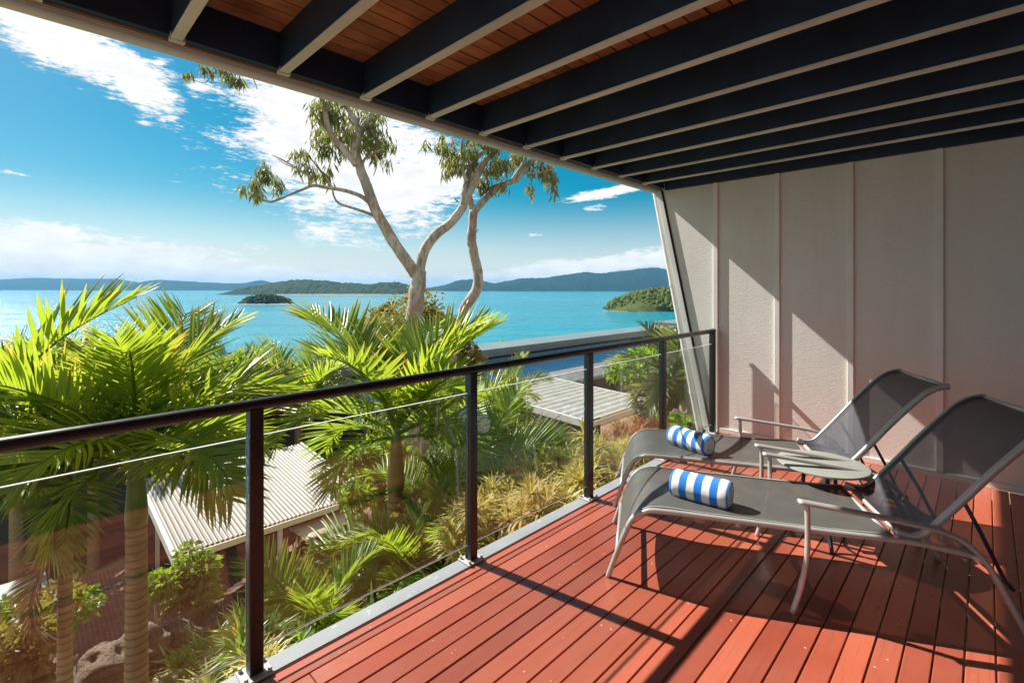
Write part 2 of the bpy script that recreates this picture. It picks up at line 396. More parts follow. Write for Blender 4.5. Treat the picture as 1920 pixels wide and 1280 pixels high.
M = dict(
    deck=m_deck(), soffit=m_timber('stained_soffit_timber', (.56, .29, .17), (.34, .155, .085)),
    joist=simple('dark_joist_paint', (.014, .036, .08), .55, var=.3, nscale=3, bump=.25, bscale=40, spec=.35),
    strip=m_timber('grey_capping_timber', (.70, .80, .79), (.58, .66, .65), .65, 'X', (.44, .5, .49)),
    fascia=simple('grey_fascia_paint', (.58, .74, .75), .5, var=.1, nscale=4, bump=.15, bscale=50),
    tan=simple('tan_edge_paint', (.3, .25, .2), .6), wall=m_wall(),
    batten=simple('batten_paint', (.78, .75, .71), .6, var=.06, nscale=3, bump=.2, bscale=80),
    white=simple('white_trim_paint', (.66, .65, .62), .5, var=.1, nscale=3, bump=.1),
    black=simple('black_powdercoat', (.012, .011, .012), .3, var=.1, nscale=6),
    steel=m_concrete('galvanised_edge', (.23, .25, .26), (.3, .32, .33)),
    plate=m_concrete('galvanised_plate', (.42, .40, .38), (.5, .48, .46)),
    gap=simple('shadow_gap_rubber', (.012, .012, .014), .8), bearer=simple('bearer_timber', (.36, .27, .13), .8, bump=.3),
    glass=m_glass(), sling=m_sling(.10, 'woven_charcoal_sling', (.078, .078, .072), (.105, .104, .095)), sling_open_shaded=m_sling(.22, 'open_weave_shaded_sling', (.026, .030, .042), (.04, .044, .054)), alu=simple('champagne_aluminium', (.50, .47, .45), .38, .3, var=.08, nscale=8, spec=.5),  # back sling: opener weave, with its shade painted in as darker navy
    piping=simple('sling_edge_cord', (.30, .30, .26), .7), dkmetal=simple('dark_metal', (.03, .03, .045), .4), wood_block=simple('glide_block', (.35, .27, .19), .7),
    table=simple('grey_table_metal', (.31, .315, .28), .42, var=.06, nscale=6), towel=m_towel(),
    towel_end=simple('white_terry', (.84, .82, .82), .95, bump=.8, bscale=180),
    bark=m_bark(), ptrunk=m_palmtrunk(), shaft=simple('green_crownshaft', (.20, .24, .07), .4, var=.3, nscale=3),
    fibre=simple('dry_palm_fibre', (.20, .125, .07), .9, var=.4, nscale=12),
    frond=m_leaf('palm_leaf', (.065, .145, .018), (.15, .235, .028), (.54, .69, .045), (.55, .36, .06), .48),
    fronddark=m_leaf('palm_leaf_deep', (.04, .10, .02), (.09, .17, .025), (.34, .52, .04), (.4, .33, .05), .4),
    frondpale=m_leaf('palm_leaf_pale', (.10, .16, .05), (.2, .26, .09), (.4, .45, .1), (.5, .42, .1), .4),
    dry=m_leaf('dry_leaf', (.22, .15, .08), (.32, .22, .12), (.34, .2, .08), (.3, .2, .1), .3, .7),
    gum=m_leaf('gum_leaf', (.09, .12, .04), (.17, .19, .07), (.34, .36, .07), (.3, .26, .08), .42, .45, 1.2),
    gold=m_leaf('golden_leaf', (.42, .36, .07), (.62, .55, .18), (.75, .62, .12), (.55, .4, .14), .4, .5, 5),
    rust=m_leaf('russet_leaf', (.3, .12, .05), (.42, .22, .08), (.5, .22, .06), (.5, .3, .1), .4, .5, 5),
    olive=m_leaf('olive_leaf', (.13, .125, .025), (.25, .22, .045), (.45, .38, .05), (.4, .2, .08), .4, .45, 1.6),
    shrub=m_leaf('shrub_leaf', (.06, .13, .018), (.13, .22, .03), (.42, .6, .04), (.3, .4, .05), .42, .35, 1.6),
    water=m_water(), foam=simple('foam', (.85, .88, .88), .8),
    edge=simple('polished_glass_edge', (.72, .82, .78), .25, spec=.8), soil=m_soil(), brick=m_brick(), rock=m_rock(), paving=m_concrete('pale_path', (.34, .28, .22), (.42, .36, .28), (.5, .45, .38)),
    bump=None)
M['roofmetal'] = simple('pale_roof_metal', (.40, .36, .33), .32, .7, var=.14, nscale=2.2, spec=.5)
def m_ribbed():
    g = G('ribbed_roof_with_shaded_troughs'); v = g.coord(); tc = g.n('ShaderNodeTexCoord'); sp = g.n('ShaderNodeSeparateXYZ'); g.L.new(tc.outputs['Object'], sp.inputs[0])
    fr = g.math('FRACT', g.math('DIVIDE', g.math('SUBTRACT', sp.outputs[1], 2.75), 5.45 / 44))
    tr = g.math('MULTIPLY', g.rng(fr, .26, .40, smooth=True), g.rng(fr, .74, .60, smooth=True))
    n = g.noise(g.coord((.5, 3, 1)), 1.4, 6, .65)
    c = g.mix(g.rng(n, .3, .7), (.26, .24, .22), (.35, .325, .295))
    c = g.mix(g.math('MULTIPLY', tr, g.rng(n, .3, .6, .65, 1)), c, (.09, .06, .045))  # dark troughs paint the shade between the ribs into the colour
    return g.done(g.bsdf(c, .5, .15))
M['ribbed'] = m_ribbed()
M['roofpale'] = simple('pale_painted_roof', (.38, .36, .325), .6, 0, var=.16, nscale=1.6)
M['shade_blue'] = simple('shade_blue_roof_metal', (.03, .075, .13), .25, .2, var=.05, nscale=.6)  # deep blue puts the curved roof's shade into its colour
M['cream'] = simple('cream_plastic', (.58, .50, .34), .4, var=.06)
M['darkwall'] = simple('charcoal_wall', (.05, .048, .047), .7, var=.2, nscale=1.5, bump=.2)
M['slate'] = simple('slate_blue_wall', (.035, .05, .085), .5, var=.2, nscale=1.2)
M['greenfascia'] = simple('grey_green_fascia', (.16, .20, .20), .5, var=.08, nscale=.5)
M['greenwall'] = simple('grey_green_wall', (.055, .075, .075), .7, var=.1, nscale=.5)
M['window'] = simple('dark_window', (.01, .015, .018), .1)
M['skin'] = simple('skin', (.5, .27, .18), .55); M['shirt'] = simple('white_shirt', (.72, .72, .78), .8, bump=.3)
M['shorts'] = simple('pale_shorts', (.35, .33, .3), .8); M['shoe'] = simple('white_shoe', (.75, .72, .68), .6); M['hair'] = simple('brown_hair', (.08, .045, .025), .6)
M['tyre'] = simple('tyre', (.02, .02, .02), .8); M['sand'] = simple('shore_rock', (.24, .175, .12), .9, var=.3, nscale=.05)
M['forest_far'] = m_forest('far_forest', (.008, .022, .012), (.018, .036, .018), (.035, .055, .025), .004)
M['forest_mid'] = m_forest('island_forest', (.018, .042, .018), (.04, .065, .025), (.07, .085, .035), .02)
M['forest_near'] = m_forest('headland_forest', (.05, .075, .02), (.10, .12, .03), (.13, .13, .04), .05)
M['tree_dark'] = m_forest('island_tree', (.018, .04, .018), (.04, .06, .025), (.06, .075, .03), .2)
M['tree_green'] = m_forest('headland_tree', (.045, .08, .015), (.13, .15, .03), (.20, .18, .05), .12)

random.seed(7)
# ------------------------------------------------------------------ terrain, water, islands
def path_z(y): return max(-8.8, min(-6.3, -8 + .2 * (y - 6)))
def ground_z(x, y):
    pz = path_z(y)
    near = -1.0 if y < 1 else -1.0 + .25 * min(1, (y - 1) / 3)
    slope = near - .57 * max(0, -2.6 - x)
    if x > -2.6: slope = near
    z = max(pz, slope)
    if x < -23: z = pz - .42 * (-23 - x)
    z = max(z, SEA_Z - 2)
    return z
def build_setting():
    mb = MB()
    xs = [-140, -110, -90, -75, -60, -50, -42, -35, -30, -26, -23] + [-22 + i * .5 for i in range(49)] + [3, 6, 12, 30]
    ys = [-60, -40, -25, -15] + [-10 + .5 * i for i in range(80)] + [32, 36, 42, 50, 60, 80, 110, 150, 200]
    rows = []
    for x in xs:
        r = []
        for y in ys:
            z = ground_z(x, y)
            if -14 < x < -2.7: z += .22 * fbm(x * .6, y * .6, 3)
            if x > -2.4: z -= .3
            r.append((x, y, z))
        rows.append(r)
    mb.grid(rows)
    tag(link('ground', mb.mesh('ground', M['soil'], True)), kind='structure')
    mb = MB(); rows = []
    for x in (-22.8, -21, -19, -17, -15.6):
        rows.append([(x, -15 + i * .5, path_z(-15 + i * .5) + .03) for i in range(120)])
    mb.grid(rows)
    tag(link('driveway', mb.mesh('driveway', M['brick'])), kind='structure')
    mb = MB(); rows = []
    for t in (-1, -.5, 0, .5, 1):
        r = []
        for i in range(60):
            y = -8 + i * .5; x = -12.6 + .8 * sin(y * .35) + t * 1.0
            r.append((x, y, max(ground_z(x, y), path_z(y)) + .28))
        rows.append(r)
    mb.grid(rows); tag(link('path', mb.mesh('path', M['paving'], True)), kind='structure')
    mb = MB(); n = 96; rad = [0.0, 60, 150, 400, 1000, 3000, 8000, 18000]
    rows = [[(r * cos(2 * pi * k / n), r * sin(2 * pi * k / n), SEA_Z) for k in range(n + 1)] for r in rad[1:]]
    mb.grid(rows); mb.add([(60 * cos(2 * pi * k / n), 60 * sin(2 * pi * k / n), SEA_Z) for k in range(n)], [tuple(range(n))])
    tag(link('water', mb.mesh('water', M['water'])), kind='structure')
build_setting()

def ridge(name, pts, d, depth, mat, ztop_noise, label, nx=140, ny=14, seed=0, bumpy=0., kind='structure', shore=None):
    """an island hill: crest line given by photo columns and crest rows at depth d; depth = its real front-to-back size"""
    mb = MB(); rows = []
    x0, x1 = pts[0][0], pts[-1][0]
    def crest(px):
        for (a, ya), (b, yb) in zip(pts, pts[1:]):
            if a <= px <= b:
                t = (px - a) / (b - a); t = t * t * (3 - 2 * t) * .6 + t * .4
                return ya + (yb - ya) * t
        return pts[-1][1]
    for j in range(ny + 1):
        v = j / ny; row = []
        for i in range(nx + 1):
            px = x0 + (x1 - x0) * i / nx
            H = max(0, (541 - crest(px)) / 902 * d + EYE - SEA_Z)
            prof = sin(pi * min(1, v * 1.02)) ** .75 if v < 1 else 0
            lim = min(1, (min(i, nx - i) / nx * 14)) ** .5
            dd = d + depth * (v - .5) * (.35 + .65 * lim)
            p = at(px, 541, d); base = Vector((p.x, p.y, 0)) + FWD * (dd - d)
            nz = fbm(base.x * ztop_noise, base.y * ztop_noise, seed, 6)
            h = H * prof * (1 + .16 * nz * (1 - abs(2 * v - 1)))
            if bumpy and 0 < v < 1: h += bumpy * (.5 + fbm(base.x / (bumpy * 1.6), base.y / (bumpy * 1.6), seed + 5, 3)) * min(1, h / (bumpy * 2) if bumpy else 1)
            row.append((base.x, base.y, SEA_Z - 1 + h + (1 if h > 0 else 0)))
        rows.append(row)
    mb.grid(rows)
    o = link(name, mb.mesh(name, mat, True)); tag(o, kind=kind); return o
ridge('hill', [(-260, 538), (-150, 524), (0, 526), (40, 522), (90, 521), (160, 523), (215, 524), (240, 528), (265, 532), (300, 538)], 12000, 2600, M['forest_far'], .0012, '', seed=1, bumpy=9)
ridge('hill', [(160, 540), (215, 537), (260, 533), (300, 526), (340, 527), (390, 530), (440, 532), (470, 531), (490, 528), (510, 531), (560, 539)], 9500, 1800, M['forest_far'], .0014, '', seed=2, bumpy=8)
ridge('hill', [(455, 556), (475, 548), (500, 537), (540, 529), (570, 526), (610, 529), (650, 533), (700, 535), (722, 531), (745, 531), (775, 539), (800, 549)], 2900, 800, M['forest_mid'], .004, '', nx=220, ny=24, seed=3, bumpy=9)
ridge('hill', [(790, 543), (830, 537), (870, 527), (895, 525), (925, 532), (955, 527), (985, 522), (1005, 523), (1050, 519), (1095, 512), (1130, 515), (1180, 508), (1225, 505), (1275, 508), (1350, 500), (1440, 512), (1560, 530), (1700, 540)], 7000, 1900, M['forest_far'], .0016, '', nx=240, ny=20, seed=4, bumpy=13)
ridge('headland', [(1136, 577), (1150, 568), (1170, 557), (1195, 546), (1225, 540), (1260, 541), (1300, 538), (1380, 528), (1500, 530), (1700, 540)], 760, 190, M['forest_near'], .012, '', nx=160, ny=22, seed=6)
ridge('islet', [(452, 567), (462, 561), (480, 555), (500, 552), (520, 554), (538, 561), (548, 567)], 1010, 60, M['forest_mid'], .03, '', nx=50, ny=12, seed=8)
def shore(name, px0, px1, py, d, w, h=1.2):
    mb = MB(); rows = []
    for j in range(5):
        row = []
        for i in range(41):
            px = px0 + (px1 - px0) * i / 40; p = at(px, 541, d); e = sin(pi * i / 40) ** .4
            dd = (j / 4 - .5) * w * (.3 + .7 * e) + 6 * fbm(i * .4, j, 2)
            b = Vector((p.x, p.y, 0)) + FWD * dd
            row.append((b.x, b.y, SEA_Z - .8 + (h + .8) * sin(pi * j / 4) ** .6 * (.4 + .6 * e) * (1 + .4 * fbm(i * .7, j * .5))))
        rows.append(row)
    mb.grid(rows); tag(link(name, mb.mesh(name, M['sand'], True)), kind='structure')
shore('shore', 430, 566, 569, 985, 46, 1.6)
shore('shore', 1128, 1400, 580, 676, 12, 1.4)
shore('shore', 500, 770, 551, 2500, 90, 4)
def blob(mb, c, r, sq=.8, seed=0, n=6):
    """a lumpy tree crown seen from far away"""
    rows = []
    for j in range(n):
        th = pi * j / (n - 1); row = []
        for k in range(n + 2):
            ph = 2 * pi * k / (n + 1)
            dv = Vector((sin(th) * cos(ph), sin(th) * sin(ph), cos(th)))
            if k == n + 1: dv = Vector((sin(th), 0, cos(th)))
            rr = r * (1 + .55 * mnoise.noise(dv * 1.9 + Vector((seed * 3.1, 0, seed))))
            row.append((c[0] + dv.x * rr, c[1] + dv.y * rr, c[2] + dv.z * rr * sq))
        rows.append(row)
    mb.grid(rows)
def trees_on(name, px0, px1, n, d, dep, crest, mat, r0, r1, seed):
    random.seed(seed); mb = MB()
    for i in range(n):
        px = random.uniform(px0, px1); t = random.random(); e = sin(pi * (px - px0) / (px1 - px0)) ** .5
        p = at(px, 541, d); b = Vector((p.x, p.y, 0)) + FWD * ((t - .56) * dep * 1.1 * e)
        z = SEA_Z + crest(px) * sin(pi * (.015 + .88 * t)) ** .8
        r = random.uniform(r0, r1)
        blob(mb, (b.x, b.y, z + r * .35), r, random.uniform(.7, 1.25), i)
    tag(link(name, mb.mesh(name, mat, True)), kind='stuff')
trees_on('forest', 458, 543, 300, 1005, 46, lambda px: 15 * sin(pi * (px - 450) / 100) ** .6, M['tree_dark'], 1.8, 4.2, 11)
def hl(px): return max(2, (EYE - SEA_Z) + (541 - (577 - 36 * min(1, (px - 1136) / 90) ** .6)) / 902 * 760) if px > 1136 else 2
trees_on('forest', 1142, 1420, 1700, 745, 150, lambda px: hl(px) * .93, M['tree_green'], 1.7, 4.2, 12)

# ------------------------------------------------------------------ deck
YW = 5.05       # face of the side wall
RX = -2.0       # line of the balustrade
def build_deck():
    t = thing('deck', 'red painted timber deck with narrow gaps between its boards', 'deck', (0, 0, 0))
    t['kind'] = 'structure'; del t['label']; del t['category']
    x = -1.945; i = 0
    L0, L1 = -2.6, YW - .012
    meshes = []
    for k in range(3):
        mb = MB(); mb.cbox(0, .0843, L0, L1, -.026, 0, .0025); meshes.append(mb.mesh('deck_board', M['deck']))
    while x < 2.6:
        o = link('deck_board', meshes[i % 3], t, (x, 0, random.uniform(-.0012, .0012)))
        if i % 5 in (1, 3):     # this run is made of two lengths butted over a bearer
            cut = -2.4 + .45 * random.randrange(4, 15) + .022
            for a, b in ((L0, cut - .0015), (cut + .0015, L1)):
                mb = MB(); mb.cbox(0, .0843, a, b, -.026, 0, .0025); me = mb.mesh('deck_board', M['deck'])
                if a == L0: o.data = me
                else: link('deck_board', me, t, (x, 0, random.uniform(-.0016, .0016)))
        x += .0898; i += 1
    y = -2.4
    mbb = MB(); mbb.box(-1.94, 2.6, 0, .045, -.2, -.029); bm = mbb.mesh('bearer', M['bearer'])
    while y < YW - .1:
        link('bearer', bm, t, (0, y, 0)); y += .45
    mb = MB(); mb.cbox(RX - .052, RX + .043, L0, YW - .02, -.2, .003, .004)
    part('edge_beam', mb, M['steel'], t)
    mb = MB(); mb.box(RX + .044, -1.946, L0, YW - .02, -.2, -.012); part('edge_gap', mb, M['gap'], t)
build_deck()

# ------------------------------------------------------------------ balustrade
def build_rail():
    t = thing('balustrade', 'black metal balustrade with clear glass panels along the deck edge', 'balustrade', (RX, 2, 0))
    ys = [-1.56, -.468, .622, 1.712, 2.80, 3.89, 4.955]
    mb = MB(); mb.tube([(RX, -2.4 + i * .4, 1.026 + .0028 * i * .4) for i in range(20)][:-1] + [(RX, 4.985, 1.047)], .0235, 18, squash=(1.08, .95))
    wpart('handrail', mb, M['black'], t, 'auto')
    def hz(y): return 1.026 + .0028 * (y + 2.4)
    mb = MB(); mb.box(RX - .012, RX + .012, -2.4, 4.97, 0, 1.0)
    for y in ys:
        mb = MB(); mb.cbox(RX - .025, RX + .025, y - .025, y + .025, .012, hz(y) - .012, .003)
        po = wpart('post', mb, M['black'], t)
        mb = MB(); mb.cbox(RX - .05, RX + .05, y - .055, y + .055, .0035, .0125, .002)
        bp = wpart('base_plate', mb, M['plate'], t)
        for sx in (-.037, .037):
            for sy in (-.042, .042):
                b = MB(); b.lathe([(0.0, .0275), (.007, .0275), (.008, .026), (.008, .0125)], 6, (RX + sx, y + sy))
                bo = wpart('bolt', b, M['plate'], bp, False)
    for a, b in zip(ys, ys[1:]):
        mb = MB(); mb.cbox(RX - .005, RX + .005, a + .031, b - .031, .095, .912, .001)
        gp = wpart('glass_panel', mb, M['glass'], t)
        for z in (.9135, .0935):
            mb = MB(); mb.box(RX - .0048, RX + .0048, a + .031, b - .031, z - .0015, z + .0015); wpart('polished_edge', mb, M['edge'], gp)
build_rail()

# ------------------------------------------------------------------ side wall
def build_wall():
    t = thing('side_wall', 'warm grey board and batten wall at the far end of the deck', 'wall', (0, YW, 0))
    def edge(z): return -2.055 - .545 * z / 2.57
    bx = [-2.0 + .58 * i for i in range(9)]
    # first slanted panel, then the straight ones
    mb = MB(); zt = 2.66
    y0, y1 = YW, YW + .09
    P = [(edge(0), 0), (-2.0, 0), (-2.0, zt), (edge(zt), zt)]
    mb.add([(x, y, z) for y in (y0, y1) for x, z in P], [(0, 1, 2, 3), (7, 6, 5, 4), (0, 4, 5, 1), (1, 5, 6, 2), (2, 6, 7, 3), (3, 7, 4, 0)])
    wpart('wall_panel', mb, M['wall'], t)
    for a, b in zip(bx, bx[1:]):
        mb = MB(); mb.cbox(a + .002, b - .002, y0 + random.uniform(0, .002), y1, 0, zt, .0015); wpart('wall_panel', mb, M['wall'], t)
    for x in bx:
        mb = MB(); mb.cbox(x - .022, x + .022, YW - .020, YW + .002, .052 if x > -1.9 else .0, zt - .07, .002); wpart('batten', mb, M['batten'], t)
    mb = MB(); mb.cbox(-1.96, 2.6, YW - .017, YW - .001, .003, .05, .002); wpart('skirting', mb, M['batten'], t)
    mb = MB(); mb.cbox(-2.57, 2.6, YW - .012, YW - .001, zt - .12, zt - .055, .002)
    # raking edge trim: pale board, dark groove, round downpipe
    def rake(name, dx0, dx1, ya, yb, mat, z0=.0, z1=2.585):
        mb = MB()
        P = [(edge(z0) + dx0, z0), (edge(z0) + dx1, z0), (edge(z1) + dx1, z1), (edge(z1) + dx0, z1)]
        mb.add([(x, y, z) for y in (ya, yb) for x, z in P], [(0, 1, 2, 3), (7, 6, 5, 4), (0, 4, 5, 1), (1, 5, 6, 2), (2, 6, 7, 3), (3, 7, 4, 0)])
        wpart(name, mb, mat, t)
    rake('edge_trim', -.05, -.005, YW - .024, YW + .12, M['white'])
    rake('edge_trim', -.075, -.052, YW - .014, YW + .1, M['white'])
    rake('groove', -.004, .012, YW - .012, YW - .001, M['gap'])
    mb = MB(); a = Vector((edge(0) - .105, YW + .035, -.2)); b = Vector((edge(2.58) - .105, YW + .035, 2.58))
    mb.tube([a, b], .03, 14)
    for f in (.2, .62): c = a.lerp(b, f); mb.tube([c - (b - a).normalized() * .02, c + (b - a).normalized() * .02], .034, 14)
    wpart('downpipe', mb, M['white'], t, 'auto')
build_wall()

# ------------------------------------------------------------------ roof: joists, soffit boards, fascia
def build_roof():
    t = thing('verandah_roof', 'roof overhang with dark joists and stained timber boards over the deck', 'roof', (0, 2, 2.58))
    H = 2.58; XI = -2.55
    ys = [4.575 - .458 * k for k in range(16)]
    for y in ys:
        mb = MB(); mb.cbox(XI, 3.2, y, y + .045, H + .013, H + .2, .002); j = wpart('joist', mb, M['joist'], t)
        mb = MB(); mb.cbox(XI + .0, 3.2, y - .001, y + .043, H, H + .0125, .002); wpart('capping_strip', mb, M['strip'], j)
        mb = MB(); mb.cbox(XI - .035, XI + .0, y - .004, y + .055, H - .004, H + .03, .002); wpart('end_block', mb, M['strip'], j)
    mb = MB(); mb.cbox(XI, 3.2, YW - .045, YW - .001, H - .005, H + .2, .002); wpart('wall_plate', mb, M['joist'], t)
    x = XI - .02; ms = []
    for k in range(2):
        mb = MB(); mb.cbox(0, .0945, -2.8, YW + .3, 0, .022, .003); ms.append(mb.mesh('soffit_board', M['soffit']))
    i = 0
    while x < 3.2:
        o = link('soffit_board', ms[i % 2], t, (x, -2, .2015 + random.uniform(0, .002))); x += .1025; i += 1
    # edge beam, groove and fascia
    def run(name, xa, xb, za, zb, mat, yb=YW + .25):
        mb = MB(); mb.cbox(xa, xb, -2.8, yb, za, zb, .002); wpart(name, mb, mat, t)
    run('rim_beam', XI - .05, XI - .002, H + .012, H + .198, M['joist'], YW - .05)
    run('edge_strip', XI - .062, XI - .051, H + .0, H + .19, M['tan'], YW - .05)
    run('groove', XI - .105, XI - .072, H + .02, H + .19, M['gap'])
    run('fascia', XI - .165, XI - .107, H + .012, H + .26, M['fascia'])
    mb = MB(); mb.tube([(XI - .137, -2.8, H + .008), (XI - .137, YW + .25, H + .008)], .029, 16); wpart('fascia_light_bead', mb, M['fascia'], t, 'auto')  # rounded bead added so the fascia's lower edge catches sky light
    run('gutter', XI - .27, XI - .167, H + .1, H + .24, M['fascia'])
    mb = MB(); mb.box(XI - .05, 3.6, -3, YW + .4, H + .26, H + .3); wpart('roof_sheet', mb, M['darkwall'], t)
    # solid house wall behind the viewer closes the room of the verandah
build_roof()
def build_house():
    t = thing('house_wall', 'warm grey house wall behind the deck', 'wall', (2.65, 1, 0))
    mb = MB(); mb.box(2.62, 2.75, -3, YW - .02, 0, 2.75); wpart('wall_panel', mb, M['wall'], t)
build_house()

# ------------------------------------------------------------------ sun loungers
E1 = Vector((.869, .495, 0)); LROT = atan2(.495, .869); W = .585
def smooth_path(pts, n=5):
    P = [Vector(p) for p in pts]; out = []
    for i in range(len(P) - 1):
        p0, p1, p2, p3 = P[max(i - 1, 0)], P[i], P[i + 1], P[min(i + 2, len(P) - 1)]
        for k in range(n):
            t = k / n
            out.append(.5 * ((2 * p1) + (p2 - p0) * t + (2 * p0 - 5 * p1 + 4 * p2 - p3) * t * t + (3 * p1 - p0 - 3 * p2 + p3) * t ** 3))
    out.append(P[-1]); return out
RAIL = [(0, 0), (.045, .13), (.09, .245), (.125, .315), (.18, .352), (.26, .366), (.6, .361), (1.0, .357), (1.3, .357), (1.45, .342), (1.575, .325)]
BACK = [(1.27, .385), (1.33, .372), (1.375, .385), (1.42, .43), (1.52, .55), (1.62, .675), (1.72, .790), (1.78, .852), (1.84, .893), (1.905, .912)]
SEAT = [(.055, .19), (.088, .262), (.125, .325), (.18, .364), (.26, .380), (.45, .374), (.7, .370), (1.0, .366), (1.255, .372)]
BSL = [(1.305, .384), (1.345, .383), (1.385, .403), (1.43, .453), (1.52, .562), (1.62, .687), (1.72, .802), (1.78, .864), (1.84, .904), (1.91, .921)]
ARM = [(.865, .500), (1.0, .487), (1.15, .472), (1.3, .455), (1.42, .434), (1.5, .398), (1.575, .318), (1.65, .175), (1.735, .0)]
LEG = [(.90, -.038, .488), (.902, -.04, .40), (.898, -.045, .27), (.872, -.055, .13), (.835, -.062, .0)]
def make_lounger():
    t = thing('sun_lounger', 'x', 'sun lounger', (0, 0, 0), LROT)
    def sling(name, prof, w0, w1):
        P = smooth_path([(s, 0, z) for s, z in prof], 4); mb = MB(); rows = []
        for p in P:
            rows.append([(p.x, w0 + (w1 - w0) * k / 8, p.z - .014 * sin(pi * k / 8)) for k in range(9)])
        mb.grid(rows); o = part(name, mb, M['sling_open_shaded' if name == 'back_sling' else 'sling'], t, True)
        for w in (w0, w1):
            c = MB(); c.tube([(p.x, w, p.z + .002) for p in P], .0045, 6); part('edge_cord', c, M['piping'], o, True)
        return o
    sling('seat_sling', SEAT, .012, W - .012); sling('back_sling', BSL, .026, W - .026)
    for side in (0, 1):
        w = 0 if side == 0 else W; sg = 1 if side == 0 else -1
        mb = MB(); mb.tube([(p.x, w + sg * p.y, p.z) for p in smooth_path([(s, .0, z) for s, z in RAIL])], .0135, 12); part('side_rail', mb, M['alu'], t, True)
        mb = MB(); mb.tube([(p.x, w + sg * .02, p.z) for p in smooth_path([(s, 0, z) for s, z in BACK])], .0135, 10, squash=(.85, 1.25)); part('back_frame', mb, M['alu'], t, True)
        mb = MB(); mb.tube([(p.x, w - sg * .038, p.z) for p in smooth_path([(s, 0, z) for s, z in ARM])], .0145, 12, squash=(1.5, .8)); part('armrest', mb, M['alu'], t, True)
        mb = MB(); mb.tube([(p.x, w + sg * p.y, p.z) for p in smooth_path(LEG)], .0125, 12, squash=(1.1, .95)); part('leg', mb, M['alu'], t, True)
        mb = MB(); mb.tube([(1.575, w + sg * -.038, .318), (1.54, w + sg * .0, .33)], .012, 8); part('bracket', mb, M['alu'], t, True)
        mb = MB(); mb.tube([(1.53, w + sg * .035, .555), (1.6, w + sg * .05, .42), (1.70, w + sg * .06, .20), (1.73, w + sg * .065, .17)], .0085, 8); part('stay', mb, M['dkmetal'], t, True)
        mb = MB()
        for k in range(4): mb.cbox(1.44 + k * .036, 1.457 + k * .036, w + sg * .03 - .006, w + sg * .03 + .006, .36 - k * .012, .395 - k * .012, .003)
        part('ratchet', mb, M['wood_block'], t)
        for s in (.42, .95):
            mb = MB(); mb.cbox(s, s + .05, w + sg * .03 - .02, w + sg * .03 + .02, .325, .35, .006); part('glide_block', mb, M['wood_block'], t)
    for s, z, r in ((.045, .13, .011), (.62, .335, .012), (1.26, .352, .013), (1.315, .350, .013), (1.55, .33, .012)):
        mb = MB(); mb.tube([(s, .01, z), (s, W - .01, z)], r, 10); part('crossbar', mb, M['alu'], t, True)
    mb = MB(); mb.tube([(1.9, .024, .910), (1.9, W - .024, .910)], .012, 10); part('crossbar', mb, M['alu'], t, True)
    mb = MB(); mb.tube(smooth_path([(1.7, .04, .2), (1.75, W / 2, .16), (1.7, W - .04, .2)], 4), .009, 8); part('stay_bar', mb, M['dkmetal'], t, True)
    return t
O1 = Vector((-1.387, 2.11, 0)); E2 = Vector((-.495, .869, 0))
lg = make_lounger(); lg.location = O1; lg['group'] = 'sun loungers on the deck'
lg['label'] = 'charcoal sling sun lounger nearest the camera with a striped towel on it'
lg2 = copy_tree(lg); lg2.location = O1 + E2 * .82 + E1 * -.01; lg2['label'] = 'charcoal sling sun lounger beside the wall and behind the round table'

def make_towel(a, b, r, z, label):
    c = (a + b) / 2; d = (b - a); L = d.length; t = thing('rolled_towel', label, 'towel', (c.x, c.y, z), atan2(d.y, d.x), 'rolled striped towels')
    mb = MB(); rows = []; n = 40; ns = 22
    for i in range(ns + 1):
        x = -L / 2 + L * i / ns; e = min(i, ns - i); rr = r * (1 - (.10 if e == 0 else (.03 if e == 1 else 0)))
        row = []
        for k in range(n + 1):
            an = 2 * pi * (k % n) / n; q = rr * (1 + .025 * fbm(x * 9, cos(an) * 1.5, sin(an) * 1.5, 3)) + (.006 if 6 <= (k % n) <= 9 else 0)
            zz = sin(an) * q; row.append((x, cos(an) * q * 1.03, max(zz, -r * .93) + r))
        rows.append(row)
    mb.grid(rows); part('roll', mb, M['towel'], t, True)
    for sx in (-1, 1):
        mb = MB(); P = []
        for k in range(80):
            an = k / 80 * 5.5 * 2 * pi; q = .008 + (r * .84 - .008) * k / 80
            P.append((sx * (L / 2 - .004 + .002 * sin(k * 1.7)), cos(an) * q, sin(an) * q + r))
        mb.tube(P, .0052, 6); part('rolled_end', mb, M['towel_end'], t, True)
        mb = MB(); mb.add([(sx * (L / 2 - .006), cos(2 * pi * k / 24) * r * .9, sin(2 * pi * k / 24) * r * .9 + r) for k in range(24)], [tuple(range(24))]); part('end_face', mb, M['towel_end'], t)
    return t
make_towel(Vector((-1.225, 2.50, 0)), Vector((-.93, 2.535, 0)), .068, .352, 'blue and white striped rolled towel on the lounger nearest the camera')
make_towel(Vector((-1.63, 3.31, 0)), Vector((-1.325, 3.235, 0)), .067, .353, 'blue and white striped rolled towel on the lounger beside the wall')

